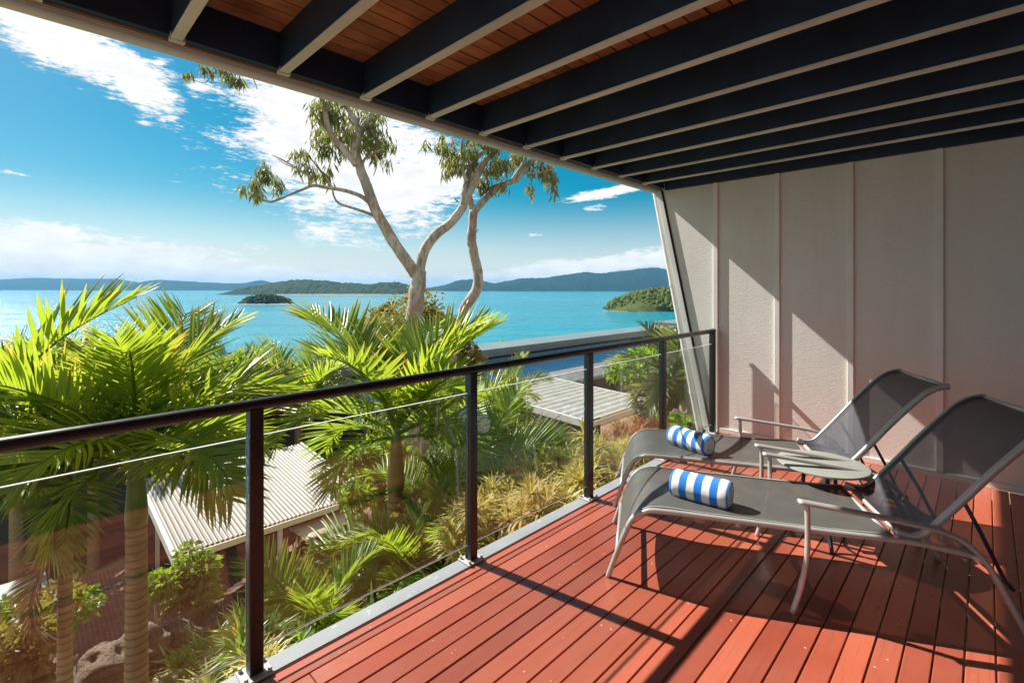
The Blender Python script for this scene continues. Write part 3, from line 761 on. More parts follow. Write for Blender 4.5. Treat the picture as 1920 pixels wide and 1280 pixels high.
def make_table():
    c = O1 + E1 * 1.2 + E2 * .705
    t = thing('side_table', 'round grey metal side table between the two loungers', 'table', (c.x, c.y, 0), LROT)
    mb = MB(); mb.lathe([(0, .452), (.225, .452), (.235, .449), (.237, .443), (.232, .437), (0, .436)], 40); part('tabletop', mb, M['table'], t, 'auto')
    for k in range(3):
        a = 2 * pi * k / 3 + .5
        mb = MB(); mb.tube(smooth_path([(cos(a) * .09, sin(a) * .09, .437), (cos(a) * .10, sin(a) * .10, .3), (cos(a) * .11, sin(a) * .11, .12), (cos(a) * .17, sin(a) * .17, .0)], 4), .011, 8); part('leg', mb, M['dkmetal'], t, True)
    mb = MB(); mb.tube([(cos(2 * pi * k / 20) * .105, sin(2 * pi * k / 20) * .105, .2) for k in range(21)], .008, 8); part('ring', mb, M['dkmetal'], t, True)
make_table()

# ------------------------------------------------------------------ palms
def frond_mesh(name, L, n, droop, seed, mat, wl=.40, twist=0., curl=.5, lw=.034, vee=.5):
    """feather leaf along +X; rachis bends down by droop radians over its length"""
    rnd = random.Random(seed); mb = MB(); tip = []
    P = []; T = []; p = Vector((0, 0, 0)); a = 0.0; N = 22; ds = L / N; side_drift = rnd.uniform(-.12, .12)
    for i in range(N + 1):
        f = i / N; a = -droop * f ** 1.5; y_a = side_drift * f
        T.append(Vector((cos(a) * cos(y_a), cos(a) * sin(y_a), sin(a)))); P.append(p.copy()); p = p + T[-1] * ds
    mb.tube(P, [.017 * L * (1 - .86 * i / N) + .0015 for i in range(N + 1)], 5); tip += [0.0] * len(mb.v)
    for sgn in (-1, 1):
        for k in range(n):
            f = .17 + .83 * (k + rnd.uniform(-.25, .25)) / n; f = min(max(f, .15), .995)
            q = f * N; i = min(int(q), N - 1); c = P[i].lerp(P[i + 1], q - i); t = T[i]
            s0 = Vector((0, 1, 0)) * sgn; s0 = (s0 - t * s0.dot(t)).normalized(); up = s0.cross(t) * sgn
            if up.z < 0: up = -up
            ln = L * wl * (sin(pi * (.12 + .80 * f)) ** .7 * .9 + .12) * rnd.uniform(.85, 1.1)
            fw = .35 + 1.05 * f ** 1.6 + rnd.uniform(-.12, .12)
            v = vee * rnd.uniform(.1, 1.9) * (1 - .35 * f)
            dr = (s0 + t * fw + up * v).normalized()
            wd = lw * rnd.uniform(.75, 1.15) * (.6 + .4 * sin(pi * f)); cu = curl * rnd.uniform(.4, 1.6)
            S = 5; b = len(mb.v); pos = c.copy(); d = dr.copy(); wv = (t - d * t.dot(d)).normalized()
            nrm = d.cross(wv)
            tw = rnd.uniform(-.5, .5)
            for j in range(S + 1):
                g = j / S; w = wd * (.5 + 1.1 * g if g < .35 else 1.0 * (1 - ((g - .35) / .65) ** 2.0) + .02) * .5
                if j == S: w = wd * .03
                wj = (wv * cos(tw * g) + nrm * sin(tw * g)); up2 = d.cross(wj).normalized()
                if up2.z < 0: up2 = -up2
                mb.v += [tuple(pos - wj * w - up2 * w * .0), tuple(pos - up2 * w * .55), tuple(pos + wj * w)]; tip += [g] * 3
                d = (d + Vector((0, 0, -1)) * cu * (.1 + .35 * g) / S * 2.2).normalized(); pos = pos + d * ln / S
            for j in range(S):
                for m_ in (0, 1): mb.f.append((b + j * 3 + m_, b + j * 3 + m_ + 1, b + j * 3 + m_ + 4, b + j * 3 + m_ + 3))
    mb.tip = tip
    return mb.mesh(name, mat, True)
FR = {}
for nm, kw in dict(up=dict(droop=.75, curl=.25, vee=.55), arch=dict(droop=1.35, curl=.5, vee=.45), hang=dict(droop=1.9, curl=.8, vee=.3)).items():
    FR[nm] = [frond_mesh('frond', 1.0, 46, kw['droop'] * (1 + .16 * (s - 1)), 10 * s + 1, M['frond'], curl=kw['curl'], vee=kw['vee'], lw=.027, wl=.41) for s in range(4)]
def bezier_trunk(h, lean, r0, r1, rings=True, n=14):
    mb = MB(); P = []; R = []
    m = max(8, int(h / .085)) if rings else 8
    for i in range(m + 1):
        f = i / m; P.append(Vector((lean[0] * f * f, lean[1] * f * f, h * f))); rr = r0 + (r1 - r0) * min(1, f * 1.3)
        R.append(rr * (1.05 if i % 2 == 0 else 1.0) * (1 + .35 * max(0, .08 - f) / .08))
    mb.tube(P, R, n); return mb
def palm(label, crown, r, L, n, mats='frond', seed=0, base_z=None, lean=(.0, .0), arcs=None, shaft=.7, dry=0, name='palm_tree', group=None, custom=(), pitch_rng=(1.25, -.35)):
    rnd = random.Random(seed); cx, cy, cz = crown
    bx, by = cx - lean[0], cy - lean[1]
    bz = (ground_z(bx, by) - .1) if base_z is None else base_z
    t = thing(name, label, 'palm', (bx, by, bz), 0, group); h = cz - bz - shaft
    part('trunk', bezier_trunk(max(h, .3), lean, r * 1.15, r), M['ptrunk'], t, 'auto')
    mb = MB(); l0 = Vector((lean[0], lean[1], max(h, .3)))
    mb.tube([l0 + Vector((0, 0, -.02)), l0 + Vector((0, 0, shaft * .15)), l0 + Vector((0, 0, shaft * .6)), l0 + Vector((0, 0, shaft + .05))], [r * 1.0, r * 1.12, r * .85, r * .45], 12)
    part('crownshaft', mb, M['shaft'], t, True)
    top = l0 + Vector((0, 0, shaft - .05)); ga = rnd.uniform(0, 6)
    lst = []
    for i in range(n):
        f = i / max(1, n - 1); pitch = pitch_rng[0] + (pitch_rng[1] - pitch_rng[0]) * f + rnd.uniform(-.12, .12); azm = ga + i * 2.399 + rnd.uniform(-.2, .2)
        lst.append((azm, pitch, L * rnd.uniform(.85, 1.1) * (.8 + .2 * sin(pi * min(1, .25 + f)))))
    lst += list(custom)
    for i, (azm, pitch, ln) in enumerate(lst):
        kind = 'up' if pitch > .85 else ('arch' if pitch > .2 else 'hang')
        me = FR[kind][rnd.randrange(4)]
        o = link('frond', me, t, top + Vector((0, 0, -.12 * max(0, 1 - pitch))), (rnd.uniform(-.75, .75) if i < n else rnd.uniform(-.15, .15), -pitch, azm)); o.scale = (ln, ln * rnd.uniform(.85, 1.05), ln)
        if mats != 'frond':
            o.material_slots[0].link = 'OBJECT'; o.material_slots[0].material = M[mats]
    for i in range(dry):
        azm = rnd.uniform(0, 6.28)
        o = link('dry_frond', FR['hang'][i % 3], t, top + Vector((0, 0, -shaft * .8)), (rnd.uniform(-.6, .6), rnd.uniform(.5, 1.15), azm)); s = L * rnd.uniform(.45, .8); o.scale = (s, s * .7, s)
        o.material_slots[0].link = 'OBJECT'; o.material_slots[0].material = M['dry']
    return t
def heading(px_dir):
    """azimuth of a direction seen on the photo: +1 right, -1 left, mixed with depth"""
    v = RGT * px_dir[0] + FWD * px_dir[1]; return atan2(v.y, v.x)
palm('tall ringed palm just outside the glass, its crown in front of the water', at(256, 835, 5.35), .098, 1.85, 13, seed=3, shaft=.9, dry=0, pitch_rng=(1.3, .1),
     custom=[(heading((1, .25)), .8, 2.1), (heading((.2, -.3)), 1.35, 1.6), (heading((-.9, -.3)), .55, 1.8), (heading((.9, -.4)), .5, 1.8)])
palm('slender ringed palm at the left edge, next to the taller palm', at(122, 868, 5.5), .065, 1.5, 12, seed=5, shaft=1.0, dry=1, mats='fronddark', pitch_rng=(1.25, .15))
palm('palm with one frond arching high over the water at far left', at(-90, 850, 5.2), .08, 1.6, 8, seed=9, pitch_rng=(1.0, .2), custom=[(heading((.85, .25)), 1.05, 2.35), (heading((1, 0)), .45, 1.7)])
palm('broad palm with an upright feathery frond left of the gum trunk', at(742, 800, 6.0), .10, 1.75, 10, seed=14, dry=1, shaft=.8, pitch_rng=(1.2, .1),
     custom=[(heading((-.75, .25)), 1.15, 2.05), (heading((.7, .1)), 1.05, 1.8), (heading((.1, .3)), 1.3, 1.6), (heading((.5, -.3)), .9, 1.4)])
palm('shorter palm with shaded hanging fronds beside the carport roof', at(815, 940, 6.4), .09, 1.2, 9, 'frond', seed=21, dry=2, shaft=.5, pitch_rng=(.9, -.6))
palm('low palm arching over the driveway in front of the golf buggy', at(765, 1110, 5.6), .08, .95, 8, seed=27, dry=4, shaft=.4, pitch_rng=(.7, -.3),
     custom=[(heading((-1, .0)), .36, 1.55), (heading((-.9, -.3)), .3, 1.3)])
palm('deep green palm beyond the carport roof, right of the tall ringed palm', at(392, 765, 23.5), .18, 4.1, 15, 'fronddark', seed=31, pitch_rng=(1.2, .45))
palm('bushy palm at the left edge behind the slender palm', at(30, 780, 18.5), .18, 3.7, 14, seed=33, pitch_rng=(1.2, .2))
palm('palm between the two tall palms with pale tips', at(175, 765, 20), .18, 3.8, 14, seed=37, pitch_rng=(1.2, .2))
palm('palm standing behind the handrail in the middle of the garden', at(560, 765, 26), .2, 4.2, 15, seed=41, pitch_rng=(1.2, .35))
palm('palm right of the gum trunk above the glass', at(850, 790, 8.2), .09, 1.5, 11, seed=44, pitch_rng=(1.2, .1))
palm('small palm with a thin pale trunk in front of the long roof', at(962, 735, 15), .08, 1.5, 9, seed=47)
palm('leaning palm frond plant beside the middle balustrade post', at(905, 880, 6.4), .06, 1.3, 9, seed=51, custom=[(heading((1, .1)), .7, 1.35), (heading((.9, -.2)), .45, 1.3)])
palm('pale green palm standing beside the raking wall edge', at(1262, 702, 9.3), .11, 1.35, 15, 'frondpale', seed=55, base_z=-2.2, shaft=.55, pitch_rng=(1.2, -.5))
YP = ['young palm just right of the nearest balustrade post, low against the deck edge', 'bright young palm below the glass midway between the two nearest posts', 'lowest young palm touching the deck edge beside the nearest post',
      'young palm under the arching frond, midway along the second glass panel', 'young palm close behind the nearest balustrade post at the bottom', 'young palm just left of the second balustrade post at deck level',
      'young palm directly left of the foot of the second balustrade post', 'young palm standing higher behind the second balustrade post']
# seedling palms crowding under the deck edge
for i, (px, py, d) in enumerate([(560, 1165, 4.1), (655, 1150, 4.3), (600, 1215, 3.7), (700, 1120, 4.8), (520, 1200, 4.3), (770, 1085, 4.6), (850, 1040, 4.8), (835, 960, 5.6)]):
    palm(YP[i], at(px, py, d), .035, .42 if i in (0, 1, 3, 4) else .75, 9, seed=60 + i, shaft=.2, name='young_palm', group='young palms below the deck edge', pitch_rng=(1.3, .1))

# ------------------------------------------------------------------ gum trees
def limb(pxs, d0, r0, r1, d1=None):
    pts = []; n = len(pxs)
    for i, (x, y) in enumerate(pxs):
        d = d0 if d1 is None else d0 + (d1 - d0) * i / (n - 1)
        pts.append(at(x, y, d))
    P = smooth_path(pts, 5); m = len(P)
    for i in range(1, m - 1): P[i] = P[i] + Vector((fbm(i * .35, 1, r0 * 50), fbm(i * .35, 5, r0 * 50), 0)) * r0 * .12
    R = [(r0 + (r1 - r0) * i / (m - 1)) * (1 + .07 * fbm(i * .5, 3, r0 * 9)) for i in range(m)]
    mb = MB(); mb.tube(P, R, 12); return mb, P
def leaf_clump(mb, tip, c, rx, rz, n, rnd, size=.16):
    for i in range(n):
        dv = Vector((rnd.gauss(0, 1), rnd.gauss(0, 1), rnd.gauss(0, 1))); dv.normalize(); q = rnd.random() ** .45
        p = c + Vector((dv.x * rx * q, dv.y * rx * q, dv.z * rz * q))
        hang = Vector((rnd.uniform(-.55, .55), rnd.uniform(-.55, .55), -1)).normalized()
        sd = Vector((rnd.uniform(-1, 1), rnd.uniform(-1, 1), .2)); sd = (sd - hang * sd.dot(hang)).normalized()
        l = size * rnd.uniform(.6, 1.25); w = l * .085
        bend = sd.cross(hang) * l * rnd.uniform(-.15, .15)
        b = len(mb.v)
        mb.v += [tuple(p), tuple(p + hang * l * .45 + sd * w + bend), tuple(p + hang * l * .45 - sd * w + bend), tuple(p + hang * l)]
        mb.f += [(b, b + 1, b + 2), (b + 1, b + 3, b + 2)]; tip += [0, .4, .4, 1]
def gum(label, base_px, d, limbs, clumps, seed, twigs=()):
    rnd = random.Random(seed); b = at(base_px[0], base_px[1], d); gz = ground_z(b.x, b.y)
    t = thing('gum_tree', label, 'tree', (b.x, b.y, gz - .2), 0, None)
    for i, (nm, pxs, d0, d1, r0, r1) in enumerate(limbs):
        mb, P = limb(pxs, d0, r0, r1, d1)
        if nm == 'trunk':
            pass
        wpart(nm, mb, M['bark'], t, True)
    mb = MB(); tip = []
    tw = MB()
    for (px, py, hw, hh, n) in clumps:
        c = at(px, py, d + rnd.uniform(-.5, .5)); rx = hw / 902 * d; rz = hh / 902 * d
        n = int(n * .52); k = max(3, n // 17)
        for _ in range(k):
            q = Vector((rnd.uniform(-1, 1), rnd.uniform(-1, 1), rnd.uniform(-1, 1)))
            cc = c + Vector((q.x * rx * .75, q.y * rx * .75, q.z * rz * .7))
            leaf_clump(mb, tip, cc, rx * .32 + .05, rz * .34 + .06, n // k, rnd, .27)
            tw.tube([cc + Vector((0, 0, rz * .3)), cc.lerp(c, .5) + Vector((0, 0, -.02)), c + Vector((0, 0, -rz * .45))], [.004, .007, .011], 4)
    mb.tip = tip; o = wpart('crown', mb, M['gum'], t); o['kind'] = 'stuff'
    tm = tw
    for pxs in twigs:
        P = smooth_path([at(x, y, d + rnd.uniform(-.2, .2)) for x, y in pxs], 4); tb = MB(); tb.tube(P, [.028 - .02 * i / (len(P) - 1) for i in range(len(P))], 6); wpart('twig', tb, M['bark'], t, True)
    wpart('twigs', tm, M['bark'], t, True)['kind'] = 'stuff'
    return t
gum('tall forked gum tree with pale trunk rising through the palms', (776, 620), 12,
    [('trunk', [(775, 1230), (768, 900), (772, 700), (775, 610), (781, 560), (784, 530), (786, 508)], 12, 12, .24, .175),
     ('branch', [(785, 520), (768, 497), (742, 460), (718, 420), (700, 385), (688, 350), (676, 318), (668, 290), (668, 262)], 12, 11.6, .15, .10),
     ('branch', [(786, 515), (792, 480), (812, 445), (842, 420), (866, 392), (874, 372), (888, 345), (908, 305), (926, 280), (935, 240)], 12, 12.3, .135, .07),
     ('branch', [(668, 310), (648, 283), (625, 258), (613, 230), (608, 200), (598, 160), (590, 100)], 11.65, 11.4, .085, .05),
     ('branch', [(669, 270), (675, 250), (690, 225), (710, 195), (735, 150)], 11.6, 11.3, .075, .045),
     ('branch', [(674, 255), (665, 225), (648, 198), (630, 170), (610, 130)], 11.6, 11.6, .07, .045),
     ('branch', [(697, 384), (680, 370), (662, 362), (640, 356), (612, 352), (588, 348), (568, 355), (545, 364), (525, 373), (508, 379)], 11.85, 11.3, .055, .022),
     ('branch', [(708, 408), (688, 399), (668, 392), (648, 386), (634, 380), (626, 368), (622, 350), (610, 330)], 11.8, 11.5, .04, .016),
     ('branch', [(677, 318), (684, 298), (700, 288), (712, 272), (722, 262)], 11.7, 11.4, .035, .015),
     ('branch', [(868, 385), (872, 355), (877, 335), (884, 312), (905, 285), (930, 268), (945, 245)], 12.1, 12.6, .075, .05),
     ('branch', [(876, 340), (868, 322), (868, 300), (866, 282), (868, 255), (875, 225)], 12.1, 12, .05, .03),
     ('branch', [(508, 379), (492, 372), (485, 352), (478, 338)], 11.2, 11, .02, .008),
     ('branch', [(580, 348), (577, 330), (560, 318), (540, 310), (520, 298)], 11.3, 11.2, .022, .008)],
    [(606, 220, 34, 40, 700), (640, 250, 38, 50, 850), (690, 240, 34, 45, 800), (712, 285, 26, 34, 420), (650, 190, 60, 30, 600), (600, 265, 25, 30, 320),
     (500, 315, 20, 24, 220), (520, 340, 14, 22, 170), (470, 338, 14, 22, 140), (482, 362, 14, 14, 110), (575, 305, 20, 26, 240), (620, 325, 16, 18, 150), (560, 290, 14, 14, 80),
     (835, 275, 22, 24, 300), (850, 300, 26, 30, 420), (880, 290, 24, 30, 420), (930, 305, 22, 26, 360), (905, 270, 30, 22, 320), (797, 262, 5, 9, 30)], 3,
    twigs=[[(505, 378), (494, 376), (480, 365)], [(585, 349), (580, 335), (576, 322), (566, 306)], [(560, 318), (530, 300), (508, 290)], [(622, 350), (600, 320), (585, 300), (570, 280)], [(612, 330), (600, 318), (590, 300)],
           [(612, 270), (600, 275), (596, 268), (590, 260)], [(858, 378), (852, 372)], [(700, 290), (706, 310), (700, 330)]])
gum('thinner leaning gum tree right of the forked gum', (850, 640), 13,
    [('trunk', [(800, 1200), (830, 800), (848, 650), (860, 610), (876, 570), (893, 545), (897, 515), (890, 485), (884, 450), (886, 420), (888, 395)], 13, 13, .17, .115),
     ('branch', [(888, 398), (902, 382), (922, 362), (945, 345), (968, 338), (985, 318), (1000, 300), (1020, 285)], 13, 12.7, .10, .05),
     ('branch', [(888, 400), (880, 370), (882, 345), (886, 325), (893, 300)], 13, 13.2, .10, .05),
     ('branch', [(900, 368), (920, 352), (940, 343), (962, 338)], 13, 12.8, .045, .03),
     ('branch', [(960, 338), (978, 312), (985, 295), (990, 270)], 12.8, 12.7, .05, .03),
     ('branch', [(985, 325), (1008, 325), (1025, 320), (1040, 318)], 12.7, 12.5, .03, .012)],
    [(930, 325, 24, 28, 320), (968, 300, 24, 26, 320), (1000, 305, 24, 26, 340), (1030, 325, 22, 30, 340), (1040, 345, 10, 26, 120), (1000, 345, 12, 14, 70), (905, 340, 16, 18, 150), (980, 275, 40, 14, 260)], 4,
    twigs=[[(880, 465), (876, 455)], [(890, 440), (897, 430)], [(925, 362), (932, 370)], [(945, 347), (950, 340)]])
# leaf sprays that reach in from the crown above the roof edge
def spray():
    rnd = random.Random(2); b = at(400, 130, 10)
    t = thing('hanging_branch', 'thin gum branch with leaves hanging below the fascia at upper left', 'branch', (b.x, b.y, b.z))
    for pxs in ([(470, 100), (430, 118), (405, 133), (385, 155), (368, 152), (352, 146)], [(405, 133), (395, 120), (380, 118)], [(455, 110), (478, 155), (482, 168)]):
        P = smooth_path([at(x, y, 10) for x, y in pxs], 4); mb = MB(); mb.tube(P, [.014 - .009 * i / len(P) for i in range(len(P))], 6); wpart('twig', mb, M['bark'], t, True)
    mb = MB(); tip = []
    for px, py, hw, hh, n in ((352, 137, 9, 9, 40), (382, 125, 10, 9, 40), (398, 132, 8, 8, 25), (430, 140, 18, 12, 70), (448, 150, 13, 10, 60), (420, 120, 25, 10, 70)):
        leaf_clump(mb, tip, at(px, py, 10), hw / 90.2, hh / 90.2, n, rnd, .2)
    mb.tip = tip; o = wpart('leaves', mb, M['gum'], t); o['kind'] = 'stuff'
spray()

# ------------------------------------------------------------------ leafy trees and shrubs
def leafy(name, label, cat, c, rx, rz, n, mat, seed, size=.11, trunk=True, lobes=9, group=None, base_z=None):
    rnd = random.Random(seed); gz = ground_z(c.x, c.y) if base_z is None else base_z
    t = thing(name, label, cat, (c.x, c.y, gz - .1), 0, group)
    mb = MB(); tip = []; L = []; tm = MB()
    for i in range(lobes):
        dv = Vector((rnd.gauss(0, 1), rnd.gauss(0, 1), rnd.gauss(0, .8))).normalized(); q = rnd.uniform(.35, .85)
        lc = c + Vector((dv.x * rx * q, dv.y * rx * q, dv.z * rz * q)); lr = rnd.uniform(.22, .42)
        L.append((lc, lr))
        bt = Vector((c.x, c.y, gz)); mid = bt.lerp(lc, .55) + Vector((rnd.uniform(-.2, .2), rnd.uniform(-.2, .2), .1))
        tm.tube(smooth_path([bt, mid, lc], 4), [.05 * max(rx, .5) * (1 - .085 * k) for k in range(9)], 6)
    for i in range(n):
        lc, lr = L[rnd.randrange(lobes)]
        dv = Vector((rnd.gauss(0, 1), rnd.gauss(0, 1), rnd.gauss(0, 1))).normalized(); q = rnd.random() ** .33 * (1 + .25 * fbm(dv.x * 3, dv.y * 3, dv.z * 3 + seed, 2))
        p = lc + Vector((dv.x * rx, dv.y * rx, dv.z * rz)) * lr * q
        d = (dv * .5 + Vector((rnd.uniform(-1, 1), rnd.uniform(-1, 1), rnd.uniform(-.7, .9)))).normalized(); sd = d.cross(Vector((rnd.uniform(-1, 1), rnd.uniform(-1, 1), rnd.uniform(-1, 1)))).normalized()
        l = size * rnd.uniform(.6, 1.3); w = l * .24; b = len(mb.v)
        mb.v += [tuple(p), tuple(p + d * l * .5 + sd * w), tuple(p + d * l * .5 - sd * w), tuple(p + d * l - Vector((0, 0, l * .2)))]
        mb.f += [(b, b + 1, b + 2), (b + 1, b + 3, b + 2)]; tip += [0, .4, .4, .9]
    mb.tip = tip
    wpart('stem' if not trunk else 'trunk', tm, M['bark'], t, True)
    o = wpart('crown', mb, mat, t); o['kind'] = 'stuff'
    return t
leafy('bushy_tree', 'olive green bushy tree behind the gum trunks', 'tree', at(775, 660, 15), 1.75, 2.0, 9000, M['olive'], 5, .15, lobes=16)
leafy('bushy_tree', 'small reddish tipped bush to the right of the leaning gum trunk', 'tree', at(868, 650, 15.5), .75, 1.3, 2800, M['olive'], 6, .14, lobes=9)
leafy('small_tree', 'wispy pale tree sprig left of the forked gum trunk', 'tree', at(715, 580, 16), .55, .5, 700, M['gum'], 7, .16, lobes=6)
leafy('small_tree', 'lone treetop showing above the long dark roof', 'tree', at(938, 652, 62), 1.3, 1.2, 900, M['shrub'], 8, .35, lobes=7)
leafy('shrub', 'bright green leafy shrub behind the end of the handrail', 'shrub', at(1232, 690, 11.5), 1.35, .8, 4500, M['shrub'], 9, .16, lobes=12, base_z=-2.4)
leafy('shrub', 'bright green shrub against the raking wall edge', 'shrub', at(1300, 672, 12.5), 1.0, .7, 2500, M['shrub'], 19, .16, lobes=9, base_z=-2.4)
for i, (px, py, d, rx, rz, n, m, lab) in enumerate([
    (60, 1140, 7.5, .9, .6, 2000, 'shrub', 'leafy green shrub between the palm trunks at bottom left'),
    (330, 1090, 8.5, .7, .5, 1400, 'shrub', 'yellow green shrub behind the tall palm trunk'),
    (20, 1220, 6.2, .8, .7, 1800, 'olive', 'yellowish shrub in the bottom left corner'),
    (715, 900, 8.5, .9, .8, 2400, 'shrub', 'dense green shrub under the broad palm'),
    (830, 890, 8, 1.0, .9, 2600, 'shrub', 'dark green shrub beside the middle balustrade post'),
    (930, 830, 9.5, .9, .8, 2400, 'shrub', 'fine leaved green shrub behind the golden plants'),
    (960, 760, 14, 1.0, 1.0, 2200, 'shrub', 'rounded shrub below the small thin palm'),
    (800, 1040, 5.4, .7, .5, 1800, 'olive', 'sunlit yellow green bush under the low palm'),
    (1245, 760, 10.5, .6, .5, 1100, 'gum', 'wispy grey shrub at the foot of the pale palm'),
    (1290, 800, 7.0, .4, .3, 900, 'shrub', 'small green bush at the foot of the raking wall edge')]):
    leafy('shrub', lab, 'shrub', at(px, py, d), rx, rz, n, M[m], 70 + i, .15, False, 9)

# golden spiky plants in the bed outside the far half of the balustrade
def rosette(mb, tip, c, n, l, rnd, w=.011):
    for i in range(n):
        az = rnd.uniform(0, 2 * pi); el = math.asin(rnd.uniform(-.25, .98)); d = Vector((cos(az) * cos(el), sin(az) * cos(el), sin(el)))
        sd = d.cross(Vector((0, 0, 1)));  sd = sd.normalized() if sd.length > .01 else Vector((1, 0, 0)); ll = l * rnd.uniform(.7, 1.15); b = len(mb.v)
        p1 = c + d * ll * .55 + Vector((0, 0, .02)) * ll; p2 = c + d * ll - Vector((0, 0, ll * .16))
        mb.v += [tuple(c + sd * w * .4), tuple(c - sd * w * .4), tuple(p1 + sd * w * .5), tuple(p1 - sd * w * .5), tuple(p2)]
        mb.f += [(b, b + 1, b + 3, b + 2), (b + 2, b + 3, b + 4)]; tip += [0, 0, .5, .5, 1]
def golden_mesh(seed, mat, n_r=7):
    rnd = random.Random(seed); mb = MB(); tip = []
    for i in range(n_r):
        c = Vector((rnd.uniform(-.22, .22), rnd.uniform(-.22, .22), rnd.uniform(.28, .62)))
        mb.tube([(c.x * .5, c.y * .5, 0), tuple(c)], [.012, .009], 5); tip += [0] * 10
        rosette(mb, tip, c, 44, .25, rnd, .017)
    mb.tip = tip
    return mb.mesh('golden_plant', mat)
GM = [golden_mesh(s, M['gold']) for s in range(4)]; RM = golden_mesh(9, M['rust']); GG = golden_mesh(12, M['shrub'], 5)
rnd = random.Random(4); k = 0
for px, py, d in [(1150, 865, 5.1), (1105, 880, 4.9), (1060, 885, 5.0), (1020, 905, 4.8), (965, 895, 5.2), (985, 940, 4.4), (1040, 935, 4.3), (1090, 910, 4.5), (1135, 895, 4.8),
                  (920, 935, 4.6), (940, 975, 4.1), (900, 985, 4.2), (870, 1010, 4.0), (985, 965, 4.0), (1180, 850, 5.3), (1175, 830, 5.8), (1130, 845, 5.9), (1010, 870, 5.8), (1080, 850, 5.9), (950, 925, 5.0), (1020, 960, 3.95), (850, 990, 4.6), (890, 950, 4.9)]:
    p = at(px, py, d); o = link('golden_plant', GM[k % 4], None, (p.x, p.y, p.z - .45), (0, 0, rnd.uniform(0, 6))); s = rnd.uniform(.8, 1.1); o.scale = (s, s, s)
    tag(o, 'spiky golden plant in the bed outside the glass balustrade', 'plant', 'golden plants outside the balustrade'); k += 1
RL = ['russet spiky plant just above the foot end of the lounger by the wall', 'russet spiky plant farthest left of the reddish clump', 'russet spiky plant highest in the clump, left of the fourth post', 'russet spiky plant beside the left edge of the reddish clump, lower down', 'russet spiky plant directly left of the fourth balustrade post', 'lowest russet spiky plant touching the golden plants']
for px, py, d in [(1195, 815, 6.2), (1180, 800, 7.0), (1215, 790, 7.2), (1160, 825, 6.8), (1225, 812, 6.4), (1205, 835, 5.9)]:
    p = at(px, py, d); o = link('russet_plant', RM, None, (p.x, p.y, p.z - .45), (0, 0, rnd.uniform(0, 6)))
    tag(o, RL.pop(0), 'plant', 'russet plants by the wall end')
GL = ['grassy yellow green plant left of the nearest post, highest of the tufts there', 'leftmost grassy tuft at the bottom edge below the nearest post', 'grassy tuft directly behind the foot of the nearest post',
      'grassy tuft just right of the foot of the nearest post', 'lowest grassy tuft touching the deck edge at the nearest post']
for px, py, d in [(430, 1235, 3.6), (390, 1260, 3.7), (455, 1250, 3.3), (500, 1235, 3.2), (480, 1270, 2.9)]:
    p = at(px, py, d); o = link('grassy_plant', GM[k % 4] if k % 2 else GG, None, (p.x, p.y, p.z - .45), (0, 0, rnd.uniform(0, 6))); k += 1
    tag(o, GL.pop(0), 'plant', 'grassy plants below the nearest post')

# boulders
def boulder(px, py, d, r, label, seed, sq=.7, mat='rock'):
    mb = MB(); blob(mb, (0, 0, 0), r, sq, seed, 30); p = at(px, py, d); q = []
    rb = random.Random(seed * 7 + 1); PL = [(Vector((rb.gauss(0, 1), rb.gauss(0, 1), rb.gauss(0, 1))).normalized(), rb.uniform(.62, .95) * r) for _ in range(16)]
    for v in mb.v:
        w = Vector(v); dn = w.normalized(); w = dn * min([w.length] + [dd / max(.05, dn.dot(nn)) for nn, dd in PL if dn.dot(nn) > .05]); k = fbm(w.x / r * 1.6 + seed, w.y / r * 1.6, w.z / r * 1.6, 5); k2 = abs(fbm(w.x / r * 3 + seed, w.y / r * 3, w.z / r * 3, 3))
        q.append(tuple(w * (1 + .03 * k - .05 * k2)))
    mb.v = q
    o = link('boulder', mb.mesh('boulder', M[mat], True), None, (p.x, p.y, p.z), (0, 0, seed)); tag(o, label, 'rock', 'garden boulders')
boulder(350, 1190, 8.2, .62, 'large brown boulder beside the base of the tall palm', 1)
boulder(270, 1215, 7.6, .45, 'boulder between the two palm trunks at the bottom', 2)
boulder(190, 1262, 7.0, .5, 'flat boulder at the bottom left between palm trunks', 3)
boulder(1045, 858, 7.8, .42, 'orange brown rock behind the golden plants', 4)
boulder(1010, 872, 8.2, .36, 'small dark rock left of the orange brown rock', 5)
boulder(590, 1145, 7.5, .4, 'rock beside the driveway under the low palm', 6)
boulder(955, 880, 8.4, .4, 'reddish rock left of the golden plants', 7)
boulder(1275, 790, 8.2, .25, 'pale rock at the foot of the pale palm', 8)
